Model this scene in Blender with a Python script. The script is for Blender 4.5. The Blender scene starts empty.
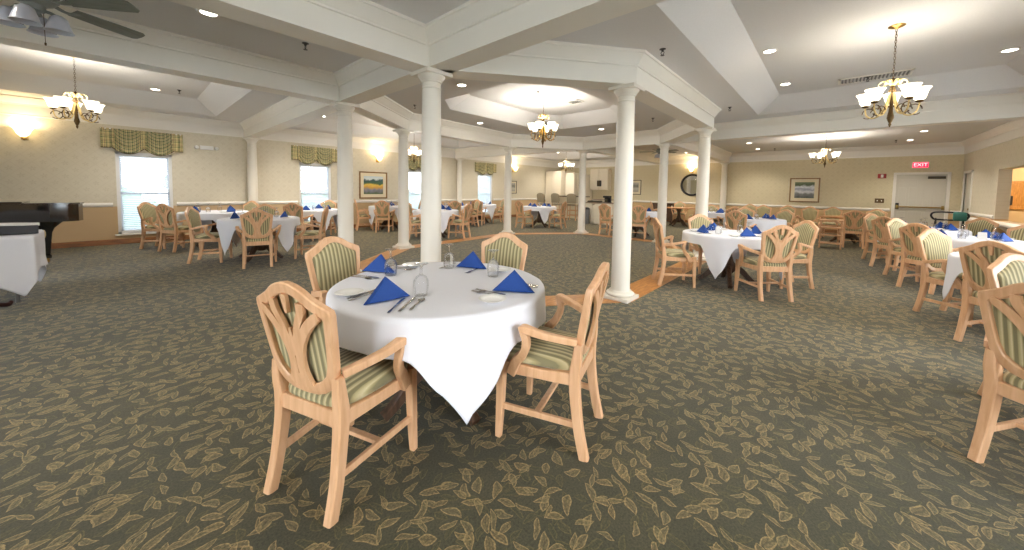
import bpy, bmesh, math, random
from mathutils import Vector, Matrix
random.seed(7)
PI = math.pi
S = bpy.context.scene
COL = S.collection
R_ = math.radians

# ------------------------------------------------------------------ helpers
def mat(name):
    m = bpy.data.materials.new(name); m.use_nodes = True
    nt = m.node_tree; nt.nodes.clear()
    out = nt.nodes.new('ShaderNodeOutputMaterial')
    b = nt.nodes.new('ShaderNodeBsdfPrincipled')
    nt.links.new(b.outputs[0], out.inputs[0])
    return m, nt, b, out

def lin(c):
    return tuple((x/12.92 if x <= .04045 else ((x+.055)/1.055)**2.4) for x in [v/255 for v in c]) + (1,)

def N(nt, t, **kw):
    n = nt.nodes.new(t)
    for k, v in kw.items():
        if k.startswith('i_'):
            n.inputs[k[2:].replace('_', ' ')].default_value = v
        else:
            setattr(n, k, v)
    return n

def L(nt, a, b): nt.links.new(a, b)

def M2(nt, op, a, b=None, c=None):
    n = nt.nodes.new('ShaderNodeMath'); n.operation = op
    for i, x in enumerate((a, b, c)):
        if x is None: continue
        if isinstance(x, (int, float)): n.inputs[i].default_value = x
        else: L(nt, x, n.inputs[i])
    return n.outputs[0]

def mixc(nt, fac, a, b):
    n = nt.nodes.new('ShaderNodeMix'); n.data_type = 'RGBA'
    if isinstance(fac, (int, float)): n.inputs[0].default_value = fac
    else: L(nt, fac, n.inputs[0])
    for i, x in ((6, a), (7, b)):
        if isinstance(x, tuple): n.inputs[i].default_value = x
        else: L(nt, x, n.inputs[i])
    return n.outputs[2]

def ramp(nt, fac, stops, interp='LINEAR'):
    n = nt.nodes.new('ShaderNodeValToRGB'); n.color_ramp.interpolation = interp
    e = n.color_ramp.elements
    while len(e) < len(stops): e.new(.5)
    for el, (p, c) in zip(e, stops):
        el.position = p; el.color = c
    L(nt, fac, n.inputs[0])
    return n.outputs[0]

def simple(name, rgb, rough=.5, metal=0, noise=0.0, nscale=30, bump=0, spec=.5, coat=0):
    m, nt, b, out = mat(name)
    b.inputs['Roughness'].default_value = rough
    b.inputs['Metallic'].default_value = metal
    b.inputs['Specular IOR Level'].default_value = spec
    if coat: b.inputs['Coat Weight'].default_value = coat; b.inputs['Coat Roughness'].default_value = .05
    c = lin(rgb)
    if noise or bump:
        tc = N(nt, 'ShaderNodeTexCoord')
        nz = N(nt, 'ShaderNodeTexNoise', i_Scale=nscale, i_Detail=4.0)
        L(nt, tc.outputs['Object'], nz.inputs['Vector'])
        d = tuple(x*(1-noise) for x in c[:3])+(1,); h = tuple(min(1, x*(1+noise)) for x in c[:3])+(1,)
        L(nt, ramp(nt, nz.outputs[0], [(.3, d), (.7, h)]), b.inputs['Base Color'])
        if bump:
            bp = N(nt, 'ShaderNodeBump', i_Strength=bump, i_Distance=.01)
            L(nt, nz.outputs[0], bp.inputs['Height']); L(nt, bp.outputs[0], b.inputs['Normal'])
    else:
        b.inputs['Base Color'].default_value = c
    return m

def wood(name, c1, c2, rough=.4, scale=6, axis=2):
    m, nt, b, out = mat(name)
    tc = N(nt, 'ShaderNodeTexCoord')
    mp = N(nt, 'ShaderNodeMapping')
    sc = [9, 9, 9]; sc[axis] = 1.2
    mp.inputs['Scale'].default_value = sc
    L(nt, tc.outputs['Object'], mp.inputs[0])
    nz = N(nt, 'ShaderNodeTexNoise', i_Scale=scale, i_Detail=5.0, i_Distortion=.6)
    L(nt, mp.outputs[0], nz.inputs['Vector'])
    L(nt, ramp(nt, nz.outputs[0], [(.3, lin(c2)), (.65, lin(c1))]), b.inputs['Base Color'])
    b.inputs['Roughness'].default_value = rough
    return m

def emis(name, rgb, strength):
    m = bpy.data.materials.new(name); m.use_nodes = True
    nt = m.node_tree; nt.nodes.clear()
    out = nt.nodes.new('ShaderNodeOutputMaterial'); e = nt.nodes.new('ShaderNodeEmission')
    e.inputs[0].default_value = lin(rgb); e.inputs[1].default_value = strength
    L(nt, e.outputs[0], out.inputs[0])
    return m

def shade_glass(name, rgb, strength):
    m, nt, b, out = mat(name)
    b.inputs['Base Color'].default_value = lin((250, 244, 228)); b.inputs['Roughness'].default_value = .3
    b.inputs['Emission Color'].default_value = lin(rgb); b.inputs['Emission Strength'].default_value = strength
    return m

# ------------------------------------------------------------------ materials
def carpet_mat():
    m, nt, b, out = mat('carpet_leaf')
    tc = N(nt, 'ShaderNodeTexCoord')
    base = tc.outputs['Object']
    # slow warp so leaves do not sit on a grid
    col = None
    nz = N(nt, 'ShaderNodeTexNoise', i_Scale=110.0, i_Detail=4.0, i_Roughness=.65)
    L(nt, base, nz.inputs['Vector'])
    nb = N(nt, 'ShaderNodeTexNoise', i_Scale=5.0, i_Detail=3.0)
    L(nt, base, nb.inputs['Vector'])
    g = mixc(nt, nb.outputs[0], lin((60, 60, 46)), lin((82, 78, 58)))
    fine = M2(nt, 'MULTIPLY_ADD', nz.outputs[0], 2.2, -.1)
    col = g
    def layer(col, scale, off, Ln, Wd, tint, amt):
        mp = N(nt, 'ShaderNodeMapping'); mp.inputs['Location'].default_value = off
        mp.inputs['Scale'].default_value = (scale, scale, 0)
        L(nt, base, mp.inputs[0])
        # bend the coordinates a little: gives curved leaves and tendrils
        wn = N(nt, 'ShaderNodeTexNoise', i_Scale=.9, i_Detail=1.0); L(nt, mp.outputs[0], wn.inputs['Vector'])
        vm = N(nt, 'ShaderNodeVectorMath', operation='MULTIPLY_ADD')
        L(nt, wn.outputs['Color'], vm.inputs[0]); vm.inputs[1].default_value = (.7, .7, 0); L(nt, mp.outputs[0], vm.inputs[2])
        v = N(nt, 'ShaderNodeTexVoronoi', voronoi_dimensions='2D', i_Scale=1.0, i_Randomness=.85)
        L(nt, vm.outputs[0], v.inputs['Vector'])
        df = N(nt, 'ShaderNodeVectorMath', operation='SUBTRACT'); L(nt, vm.outputs[0], df.inputs[0]); L(nt, v.outputs['Position'], df.inputs[1])
        sc = N(nt, 'ShaderNodeSeparateColor'); L(nt, v.outputs['Color'], sc.inputs[0])
        rot = N(nt, 'ShaderNodeVectorRotate', rotation_type='Z_AXIS'); L(nt, df.outputs[0], rot.inputs['Vector'])
        L(nt, M2(nt, 'MULTIPLY', sc.outputs[0], 6.283), rot.inputs['Angle'])
        sx = N(nt, 'ShaderNodeSeparateXYZ'); L(nt, rot.outputs[0], sx.inputs[0])
        x, y = sx.outputs[0], sx.outputs[1]
        xl = M2(nt, 'DIVIDE', x, Ln)
        # curved mid rib
        y2 = M2(nt, 'SUBTRACT', y, M2(nt, 'MULTIPLY', M2(nt, 'MULTIPLY', xl, xl), .06))
        ay = M2(nt, 'ABSOLUTE', y2)
        w = M2(nt, 'MULTIPLY', M2(nt, 'SUBTRACT', 1.0, M2(nt, 'MULTIPLY', xl, xl)), Wd)
        d = M2(nt, 'SUBTRACT', w, ay)            # >0 inside the leaf
        inside = M2(nt, 'GREATER_THAN', d, 0.0)
        rim = M2(nt, 'LESS_THAN', d, Wd*.28)
        rib = M2(nt, 'LESS_THAN', ay, Wd*.12)
        veins = M2(nt, 'GREATER_THAN', M2(nt, 'SINE', M2(nt, 'MULTIPLY_ADD', x, 60/ (Ln*6), M2(nt, 'MULTIPLY', ay, 40))), .55)
        body = mixc(nt, sc.outputs[1], lin(tint[0]), lin(tint[1]))
        dark = lin(tint[2])
        c = mixc(nt, M2(nt, 'MULTIPLY', veins, .35), body, dark)
        c = mixc(nt, M2(nt, 'MULTIPLY', rib, .55), c, dark)
        c = mixc(nt, M2(nt, 'MULTIPLY', rim, .7), c, lin(tint[3]))
        body_a = M2(nt, 'MULTIPLY_ADD', rim, .5, .5)
        keep = M2(nt, 'GREATER_THAN', sc.outputs[2], 1-amt)
        f = M2(nt, 'MULTIPLY', M2(nt, 'MULTIPLY', M2(nt, 'MULTIPLY', inside, keep), body_a), M2(nt, 'MULTIPLY_ADD', nz.outputs[0], 1.3, .2))
        return mixc(nt, f, col, c)
    tan = ((134, 120, 84), (146, 124, 82), (82, 78, 54), (154, 132, 88))
    dim = ((78, 78, 52), (90, 84, 54), (54, 56, 40), (98, 92, 60))
    col = layer(col, 12.0, (3.1, 1.7, 0), .48, .19, dim, .9)
    col = layer(col, 10.5, (0, 0, 0), .49, .20, tan, .86)
    col = layer(col, 11.3, (5.3, 8.1, 0), .47, .15, tan, .8)
    mul = N(nt, 'ShaderNodeMix', data_type='RGBA', blend_type='MULTIPLY'); mul.inputs[0].default_value = .8
    L(nt, col, mul.inputs[6])
    cc = N(nt, 'ShaderNodeCombineColor')
    for i in range(3): L(nt, fine, cc.inputs[i])
    L(nt, cc.outputs[0], mul.inputs[7])
    L(nt, mul.outputs[2], b.inputs['Base Color'])
    b.inputs['Roughness'].default_value = .82
    b.inputs['Specular IOR Level'].default_value = .12
    b.inputs['Sheen Weight'].default_value = .14; b.inputs['Sheen Roughness'].default_value = .5
    bp = N(nt, 'ShaderNodeBump', i_Strength=.25, i_Distance=.004)
    fz = N(nt, 'ShaderNodeTexNoise', i_Scale=260.0, i_Detail=2.0); L(nt, base, fz.inputs['Vector'])
    L(nt, fz.outputs[0], bp.inputs['Height']); L(nt, bp.outputs[0], b.inputs['Normal'])
    return m

def wall_mat(name, axis, upper, motif, lower):
    # axis: index of the wall's running direction (0 = x, 1 = y)
    m, nt, b, out = mat(name)
    tc = N(nt, 'ShaderNodeTexCoord'); sx = N(nt, 'ShaderNodeSeparateXYZ'); L(nt, tc.outputs['Object'], sx.inputs[0])
    h, z = sx.outputs[axis], sx.outputs[2]
    P = .27
    hx = M2(nt, 'DIVIDE', h, P); zy = M2(nt, 'DIVIDE', z, P)
    # half-drop repeat of a small leaf sprig inside a trellis of diamonds
    a = M2(nt, 'ADD', hx, zy); c = M2(nt, 'SUBTRACT', hx, zy)
    fa = M2(nt, 'SUBTRACT', M2(nt, 'FRACT', a), .5); fc = M2(nt, 'SUBTRACT', M2(nt, 'FRACT', c), .5)
    rr = M2(nt, 'SQRT', M2(nt, 'ADD', M2(nt, 'MULTIPLY', fa, fa), M2(nt, 'MULTIPLY', fc, fc)))
    ang = M2(nt, 'ARCTAN2', fa, fc)
    pet = M2(nt, 'MULTIPLY_ADD', M2(nt, 'COSINE', M2(nt, 'MULTIPLY', ang, 5.0)), .09, .17)
    flower = M2(nt, 'LESS_THAN', rr, pet)
    heart = M2(nt, 'LESS_THAN', rr, .06)
    trel = M2(nt, 'GREATER_THAN', M2(nt, 'MAXIMUM', M2(nt, 'ABSOLUTE', fa), M2(nt, 'ABSOLUTE', fc)), .465)
    nz = N(nt, 'ShaderNodeTexNoise', i_Scale=9.0, i_Detail=5.0); L(nt, tc.outputs['Object'], nz.inputs['Vector'])
    up = mixc(nt, M2(nt, 'MULTIPLY', nz.outputs[0], .35), lin(upper), lin(motif))
    up = mixc(nt, M2(nt, 'MULTIPLY', flower, .38), up, lin(motif))
    up = mixc(nt, M2(nt, 'MULTIPLY', heart, .6), up, lin(upper))
    up = mixc(nt, M2(nt, 'MULTIPLY', trel, .2), up, lin(motif))
    low = M2(nt, 'LESS_THAN', z, .84)
    L(nt, mixc(nt, low, up, lin(lower)), b.inputs['Base Color'])
    b.inputs['Roughness'].default_value = .75
    return m

def stripe_mat(name, cream, green, gold, period=.031):
    m, nt, b, out = mat(name)
    tc = N(nt, 'ShaderNodeTexCoord'); sx = N(nt, 'ShaderNodeSeparateXYZ'); L(nt, tc.outputs['Object'], sx.inputs[0])
    f = M2(nt, 'FRACT', M2(nt, 'DIVIDE', M2(nt, 'ADD', sx.outputs[1], 1.0), period))
    c = ramp(nt, f, [(0, lin(cream)), (.34, lin(gold)), (.44, lin(green)), (.78, lin(green)), (.90, lin(gold)), (1.0, lin(cream))], 'LINEAR')
    nz = N(nt, 'ShaderNodeTexNoise', i_Scale=220.0, i_Detail=2.0); L(nt, tc.outputs['Object'], nz.inputs['Vector'])
    c = mixc(nt, M2(nt, 'MULTIPLY', nz.outputs[0], .25), c, lin((120, 116, 84)))
    L(nt, c, b.inputs['Base Color']); b.inputs['Roughness'].default_value = .8
    b.inputs['Sheen Weight'].default_value = .2
    bp = N(nt, 'ShaderNodeBump', i_Strength=.15, i_Distance=.003); L(nt, nz.outputs[0], bp.inputs['Height']); L(nt, bp.outputs[0], b.inputs['Normal'])
    return m

def plaid_mat(name):
    m, nt, b, out = mat(name)
    tc = N(nt, 'ShaderNodeTexCoord'); sx = N(nt, 'ShaderNodeSeparateXYZ'); L(nt, tc.outputs['Object'], sx.inputs[0])
    x = M2(nt, 'ADD', sx.outputs[0], 20.0); z = sx.outputs[2]
    def bands(v, p, s):
        return ramp(nt, M2(nt, 'FRACT', M2(nt, 'DIVIDE', v, p)), s, 'CONSTANT')
    g, t, r, d = lin((112, 124, 82)), lin((220, 204, 152)), lin((150, 104, 80)), lin((48, 50, 54))
    a = bands(x, .135, [(0, t), (.28, g), (.5, d), (.58, t), (.72, r), (.8, t), (.9, g)])
    c = bands(z, .12, [(0, t), (.3, g), (.45, t), (.62, d), (.7, t), (.85, r), (.92, t)])
    plain = mixc(nt, .5, a, c)
    # the two swags are cut on the bias: their checks run in hanging arcs
    s_ = M2(nt, 'DIVIDE', M2(nt, 'SUBTRACT', M2(nt, 'MULTIPLY_ADD', sx.outputs[0], 1/1.3, .5), .12), .38)
    q_ = M2(nt, 'SUBTRACT', M2(nt, 'FRACT', M2(nt, 'ADD', s_, 10.0)), .5)
    arc = M2(nt, 'ADD', z, M2(nt, 'MULTIPLY', M2(nt, 'MULTIPLY', q_, q_), -.75))
    d2 = lin((92, 92, 78))
    e = bands(arc, .075, [(0, d2), (.2, g), (.42, t), (.56, d2), (.68, r), (.76, t), (.88, g)])
    f_ = bands(M2(nt, 'ADD', q_, 5.0), .13, [(0, t), (.3, d2), (.45, g), (.7, t), (.85, d2)])
    sw = mixc(nt, .42, e, f_)
    ins = M2(nt, 'MULTIPLY', M2(nt, 'GREATER_THAN', s_, .02), M2(nt, 'LESS_THAN', s_, 1.98))
    ins = M2(nt, 'MULTIPLY', ins, M2(nt, 'LESS_THAN', M2(nt, 'ABSOLUTE', q_), .40))
    L(nt, mixc(nt, ins, plain, sw), b.inputs['Base Color']); b.inputs['Roughness'].default_value = .85
    return m

MT = {}
MT['carpet'] = carpet_mat()
MT['wall_u'] = wall_mat('wallpaper_left', 0, (220, 211, 190), (194, 182, 156), (206, 176, 136))
MT['wall_v'] = wall_mat('wallpaper_far', 1, (218, 206, 174), (192, 178, 142), (204, 174, 130))
MT['ceil'] = simple('ceiling_paint', (224, 222, 220), .85, noise=.02, nscale=60, bump=.05)
MT['beam'] = simple('beam_paint', (238, 233, 222), .45, noise=.01, nscale=4)
MT['column'] = simple('column_paint', (226, 219, 205), .4, noise=.01, nscale=4)
MT['trim'] = simple('trim_paint', (238, 233, 224), .42, noise=.01, nscale=4)
MT['oakfloor'] = wood('oak_strip', (196, 138, 74), (158, 102, 50), .35, 5, 0)
MT['oakbase'] = wood('oak_baseboard', (150, 98, 54), (116, 72, 36), .4, 5, 0)
MT['chair'] = wood('pale_oak', (222, 178, 138), (206, 158, 116), .4, 4, 2)
MT['chairdark'] = wood('warm_oak', (186, 130, 78), (158, 104, 58), .38, 5, 2)
MT['stripe'] = stripe_mat('striped_fabric', (212, 200, 158), (128, 120, 86), (174, 160, 114))
MT['cloth'] = simple('white_linen', (228, 228, 234), .8, noise=.015, nscale=300, bump=.03)
MT['blue'] = simple('blue_napkin', (18, 66, 142), .75, noise=.08, nscale=200, bump=.05)
MT['china'] = simple('white_china', (250, 249, 246), .15)
MT['steel'] = simple('cutlery_steel', (190, 186, 180), .2, 1)
MT['brass'] = simple('antique_brass', (176, 142, 84), .3, 1, noise=.15, nscale=40)
MT['gold'] = simple('polished_gold', (214, 170, 92), .25, 1, noise=.1, nscale=40)
MT['bronze'] = simple('dark_bronze', (96, 76, 50), .4, 1, noise=.2, nscale=40)
MT['armcream'] = simple('gilded_cream', (212, 186, 128), .35, .4, noise=.12, nscale=40)
MT['shade'] = shade_glass('lit_glass_shade', (255, 240, 208), 2.2)
MT['sconce'] = shade_glass('lit_sconce_glass', (255, 224, 160), 3.0)
MT['can'] = emis('downlight_lens', (255, 244, 226), 12.0)
MT['white'] = simple('white_enamel', (236, 234, 230), .4)
MT['black'] = simple('black_plastic', (22, 22, 24), .4)
MT['lacquer'] = simple('black_lacquer', (8, 8, 10), .08, coat=1.0)
MT['pedestal'] = wood('dark_walnut', (92, 66, 46), (58, 40, 28), .45)
MT['sprink'] = simple('dull_chrome', (90, 88, 86), .3, 1)
MT['fan'] = simple('green_grey_fan', (128, 132, 126), .5)
MT['fanblade'] = wood('grey_fan_blade', (132, 136, 126), (114, 118, 110), .5, 5, 0)
MT['fanglass'] = simple('fan_glass', (190, 192, 202), .3)
MT['plaid'] = plaid_mat('plaid_valance')
MT['blind'] = None
MT['frameg'] = wood('gilt_frame', (150, 112, 58), (112, 80, 38), .35)
MT['frameb'] = simple('black_frame', (24, 20, 18), .3)
MT['matboard'] = simple('cream_mat', (226, 214, 184), .8)
MT['mirror'] = simple('mirror_silver', (225, 225, 222), .03, 1)
MT['cabinet'] = simple('cabinet_white', (236, 226, 206), .45)
MT['counter'] = simple('counter_stone', (150, 130, 108), .3, noise=.2, nscale=60)
MT['doorpaint'] = simple('door_paint', (206, 200, 186), .45)
MT['darkgap'] = simple('dark_metal', (66, 58, 44), .4, .6)
MT['brassbar'] = simple('brass_bar', (170, 142, 84), .3, .9)
MT['red'] = simple('alarm_red', (150, 26, 24), .4)
MT['exit'] = emis('exit_red', (255, 40, 70), 1.5)
MT['exitletter'] = emis('exit_letter', (255, 170, 170), 2.0)
MT['grey'] = simple('grey_metal', (120, 118, 116), .4, .5)
MT['tan'] = simple('tan_plaster', (232, 206, 162), .8)
MT['noticewood'] = wood('notice_wood', (204, 150, 78), (170, 116, 54), .4)
MT['paper'] = simple('paper_white', (238, 236, 232), .8)
MT['teal'] = simple('teal_plastic', (54, 120, 110), .4)
MT['bounceground'] = simple('pale_bounce_ground', (200, 200, 196), .9, noise=.1, nscale=3)  # outside ground made pale to bounce daylight up to the ceilings
MT['hedge'] = simple('hedge_green', (70, 104, 56), .9, noise=.5, nscale=8)
MT['stand'] = simple('dark_red_iron', (58, 26, 26), .35, .4)
MT['stool'] = simple('stool_fabric', (158, 146, 122), .85, noise=.05, nscale=80)
def mk_blind():
    m, nt, b, out = mat('white_blind')
    b.inputs['Base Color'].default_value = lin((238, 240, 244)); b.inputs['Roughness'].default_value = .6
    tr = N(nt, 'ShaderNodeBsdfTranslucent'); tr.inputs[0].default_value = lin((236, 240, 246))
    mx = N(nt, 'ShaderNodeMixShader'); mx.inputs[0].default_value = .62
    L(nt, b.outputs[0], mx.inputs[1]); L(nt, tr.outputs[0], mx.inputs[2]); L(nt, mx.outputs[0], out.inputs[0])
    return m
MT['blind'] = mk_blind()
def mk_glass(name, thin=False):
    m = bpy.data.materials.new(name); m.use_nodes = True; nt = m.node_tree; nt.nodes.clear()
    out = nt.nodes.new('ShaderNodeOutputMaterial')
    if thin:
        t = N(nt, 'ShaderNodeBsdfTransparent'); t.inputs[0].default_value = (.97, .98, .98, 1)
        g = N(nt, 'ShaderNodeBsdfGlossy'); g.inputs['Roughness'].default_value = .03
        fr = N(nt, 'ShaderNodeFresnel'); fr.inputs[0].default_value = 1.45
        mx = N(nt, 'ShaderNodeMixShader'); L(nt, fr.outputs[0], mx.inputs[0]); L(nt, t.outputs[0], mx.inputs[1]); L(nt, g.outputs[0], mx.inputs[2])
        L(nt, mx.outputs[0], out.inputs[0])
    else:
        g = N(nt, 'ShaderNodeBsdfGlass'); g.inputs['IOR'].default_value = 1.3; g.inputs['Roughness'].default_value = .01
        t = N(nt, 'ShaderNodeBsdfTransparent'); t.inputs[0].default_value = (.96, .97, .98, 1)
        mx = N(nt, 'ShaderNodeMixShader'); mx.inputs[0].default_value = .62
        L(nt, t.outputs[0], mx.inputs[2]); L(nt, g.outputs[0], mx.inputs[1])
        L(nt, mx.outputs[0], out.inputs[0])
    return m
MT['pane'] = mk_glass('window_pane', True)
MT['glass'] = mk_glass('drinking_glass')

# ------------------------------------------------------------------ mesh tools
def newobj(name, bm, m, parent=None, smooth=None, loc=(0, 0, 0)):
    me = bpy.data.meshes.new(name)
    bmesh.ops.recalc_face_normals(bm, faces=bm.faces)
    bm.to_mesh(me); bm.free()
    me.materials.append(m)
    if smooth is not None:
        for p in me.polygons: p.use_smooth = True
        me.set_sharp_from_angle(angle=R_(smooth))
    o = bpy.data.objects.new(name, me); COL.objects.link(o)
    o.location = loc
    if parent is not None: o.parent = parent
    return o

def tag(o, label=None, cat=None, group=None, kind=None):
    if label: o['label'] = label
    if cat: o['category'] = cat
    if group: o['group'] = group
    if kind: o['kind'] = kind
    return o

def empty(name, loc=(0, 0, 0), rz=0.0):
    o = bpy.data.objects.new(name, None); COL.objects.link(o)
    o.location = loc; o.rotation_euler = (0, 0, rz); o.empty_display_size = .1
    return o

def copy_tree(o, parent=None):
    c = o.copy(); COL.objects.link(c)
    if parent is not None: c.parent = parent
    for ch in o.children: copy_tree(ch, c)
    return c

def box(bm, c, s, rz=0.0, bev=0.0, rx=0.0, ry=0.0):
    mtx = Matrix.Translation(c) @ Matrix.Rotation(rz, 4, 'Z') @ Matrix.Rotation(ry, 4, 'Y') @ Matrix.Rotation(rx, 4, 'X') @ Matrix.Diagonal((s[0], s[1], s[2], 1))
    r = bmesh.ops.create_cube(bm, size=1, matrix=mtx)
    if bev:
        es = {e for v in r['verts'] for e in v.link_edges}
        bmesh.ops.bevel(bm, geom=list(es), offset=bev, segments=2, affect='EDGES', profile=.6)

def bbox(bm, lo, hi, bev=0.0):
    box(bm, [(a+b)/2 for a, b in zip(lo, hi)], [b-a for a, b in zip(lo, hi)], bev=bev)

def loft(bm, rings, cap=True, closed=False):
    vs = [[bm.verts.new(p) for p in r] for r in rings]
    n = len(vs[0])
    m = len(vs)
    for i in range(m if closed else m-1):
        a, b = vs[i], vs[(i+1) % m]
        for j in range(n):
            bm.faces.new((a[j], a[(j+1) % n], b[(j+1) % n], b[j]))
    if cap and not closed:
        bm.faces.new(list(reversed(vs[0]))); bm.faces.new(vs[-1])
    return vs

def crect(c, a, b, ax, ay, ch=.25):
    """chamfered rectangle section: half sizes a, b along unit axes ax, ay"""
    k = min(a, b)*ch
    pts = [(a, b-k), (a-k, b), (-a+k, b), (-a, b-k), (-a, -b+k), (-a+k, -b), (a-k, -b), (a, -b+k)]
    return [c + ax*x + ay*y for x, y in pts]

def catmull(P, n):
    P = [Vector(p) for p in P]; out = []
    for i in range(len(P)-1):
        p0 = P[max(0, i-1)]; p1 = P[i]; p2 = P[i+1]; p3 = P[min(len(P)-1, i+2)]
        for k in range(n):
            t = k/n
            out.append(.5*((2*p1)+(p2-p0)*t+(2*p0-5*p1+4*p2-p3)*t*t+(3*p1-p0-3*p2+p3)*t**3))
    out.append(P[-1]); return out

def bar(bm, pts, a, b, up=(0, 0, 1), n=5, sm=True):
    """bar of chamfered rectangular section along points; a across, b along 'up'; a and b may be lists"""
    if sm and len(pts) > 2:
        k = len(pts); pp = catmull(pts, n)
        def itp(v):
            if not isinstance(v, (list, tuple)): return [v]*len(pp)
            return [v[min(k-2, int(i/n))]*(1-(i/n-min(k-2, int(i/n))))+v[min(k-2, int(i/n))+1]*(i/n-min(k-2, int(i/n))) for i in range(len(pp))]
        A, B = itp(a), itp(b)
    else:
        pp = [Vector(p) for p in pts]
        A = list(a) if isinstance(a, (list, tuple)) else [a]*len(pp)
        B = list(b) if isinstance(b, (list, tuple)) else [b]*len(pp)
    up = Vector(up); rings = []
    for i, p in enumerate(pp):
        d = (pp[min(i+1, len(pp)-1)]-pp[max(i-1, 0)]).normalized()
        s = d.cross(up)
        if s.length < 1e-4: s = Vector((1, 0, 0))
        s.normalize(); u = s.cross(d).normalized()
        rings.append(crect(p, A[i], B[i], s, u))
    loft(bm, rings)

def tube(bm, pts, r, seg=8, n=5, sm=True):
    pp = catmull(pts, n) if sm and len(pts) > 2 else [Vector(p) for p in pts]
    k = len(pts)
    rings = []; prev = None
    for i, p in enumerate(pp):
        d = (pp[min(i+1, len(pp)-1)]-pp[max(i-1, 0)]).normalized()
        if prev is None:
            s = d.orthogonal().normalized()
        else:
            s = (prev-d*prev.dot(d)).normalized()
        prev = s; t = d.cross(s)
        if isinstance(r, (list, tuple)):
            q = i/n if (sm and k > 2) else i
            j = min(k-2, int(q)); rr = r[j]*(1-(q-j))+r[j+1]*(q-j)
        else: rr = r
        rings.append([p+s*(rr*math.cos(2*PI*j/seg))+t*(rr*math.sin(2*PI*j/seg)) for j in range(seg)])
    loft(bm, rings)

def lathe(bm, prof, seg=20, c=(0, 0, 0), axis='Z', cap=True):
    c = Vector(c); rings = []
    for r, z in prof:
        rings.append([c+Vector((r*math.cos(2*PI*j/seg), r*math.sin(2*PI*j/seg), z)) for j in range(seg)])
    loft(bm, rings, cap)

def prism(bm, poly, z0, z1):
    a = [bm.verts.new((x, y, z0)) for x, y in poly]; b = [bm.verts.new((x, y, z1)) for x, y in poly]
    n = len(poly)
    for i in range(n): bm.faces.new((a[i], a[(i+1) % n], b[(i+1) % n], b[i]))
    bm.faces.new(list(reversed(a))); bm.faces.new(b)

def resample(pts, n):
    """closed 2-D contour resampled to n points by arc length"""
    pts = [Vector(p) for p in pts]; m = len(pts); ds = [0]
    for i in range(m): ds.append(ds[-1]+(pts[(i+1) % m]-pts[i]).length)
    out = []; j = 0
    for k in range(n):
        s = ds[-1]*k/n
        while ds[j+1] < s: j += 1
        t = (s-ds[j])/max(1e-9, ds[j+1]-ds[j])
        out.append(pts[j].lerp(pts[(j+1) % m], t))
    return out

# ------------------------------------------------------------------ plan of the place (metres)
U0, U1 = -5.0, 17.0        # x range of the hall
V0, V1 = -2.91, 11.72      # y range
ZS, ZC, ZT = 2.63, 3.0, 3.28   # soffit, ceiling, tray ceiling
COLS = {'A': (2.33, 3.35), 'B': (4.2, 1.93), 'H': (7.85, 1.93), 'G': (9.7, 3.35), 'F': (9.75, 5.85), 'E': (7.85, 7.3), 'D': (4.2, 7.1), 'C': (2.33, 5.65)}

# ---- floor
bm = bmesh.new()
bbox(bm, (U0-.2, V0-2.2, -.1), (U1+.2, V1+.2, 0))
tag(newobj('floor', bm, MT['carpet']), 'dark green carpet strewn with tan leaves', None, None, 'structure')

ORD = ['A', 'B', 'H', 'G', 'F', 'E', 'D', 'C']
def offset_poly(P, d):
    n = len(P); out = []
    for i in range(n):
        p0, p1, p2 = Vector(P[i-1]), Vector(P[i]), Vector(P[(i+1) % n])
        d1 = (p1-p0).normalized(); d2 = (p2-p1).normalized()
        n1 = Vector((d1.y, -d1.x)); n2 = Vector((d2.y, -d2.x))
        m = (n1+n2).normalized(); k = d/max(.2, m.dot(n1))
        out.append(p1+m*k)
    return out
OCT = [COLS[k] for k in ORD]
oo, oi = offset_poly(OCT, .185), offset_poly(OCT, -.185)
bm = bmesh.new()
loft(bm, [[Vector((a.x, a.y, -.01)), Vector((a.x, a.y, .004)), Vector((b.x, b.y, .004)), Vector((b.x, b.y, -.01))] for a, b in zip(oo, oi)], closed=True)
tag(newobj('trim_1', bm, MT['oakfloor']), 'oak strip let into the carpet between the columns', None, None, 'structure')

# ---- walls with openings (grid of boxes)
def wall(name, axis, const, thick, lo, hi, z1, holes, m, label):
    bm = bmesh.new()
    hb = sorted({lo, hi, *[h[0] for h in holes], *[h[1] for h in holes]})
    for a, b in zip(hb, hb[1:]):
        zb = [0.0]
        inside = [h for h in holes if h[0] <= a+1e-6 and h[1] >= b-1e-6]
        segs = []
        z = 0.0
        for h in sorted(inside, key=lambda h: h[2]):
            if h[2] > z: segs.append((z, h[2]))
            z = h[3]
        if z < z1: segs.append((z, z1))
        for s0, s1 in segs:
            if axis == 'u': bbox(bm, (a, min(const, const+thick), s0), (b, max(const, const+thick), s1))
            else: bbox(bm, (min(const, const+thick), a, s0), (max(const, const+thick), b, s1))
    return tag(newobj(name, bm, m), label, None, None, 'structure')

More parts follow.
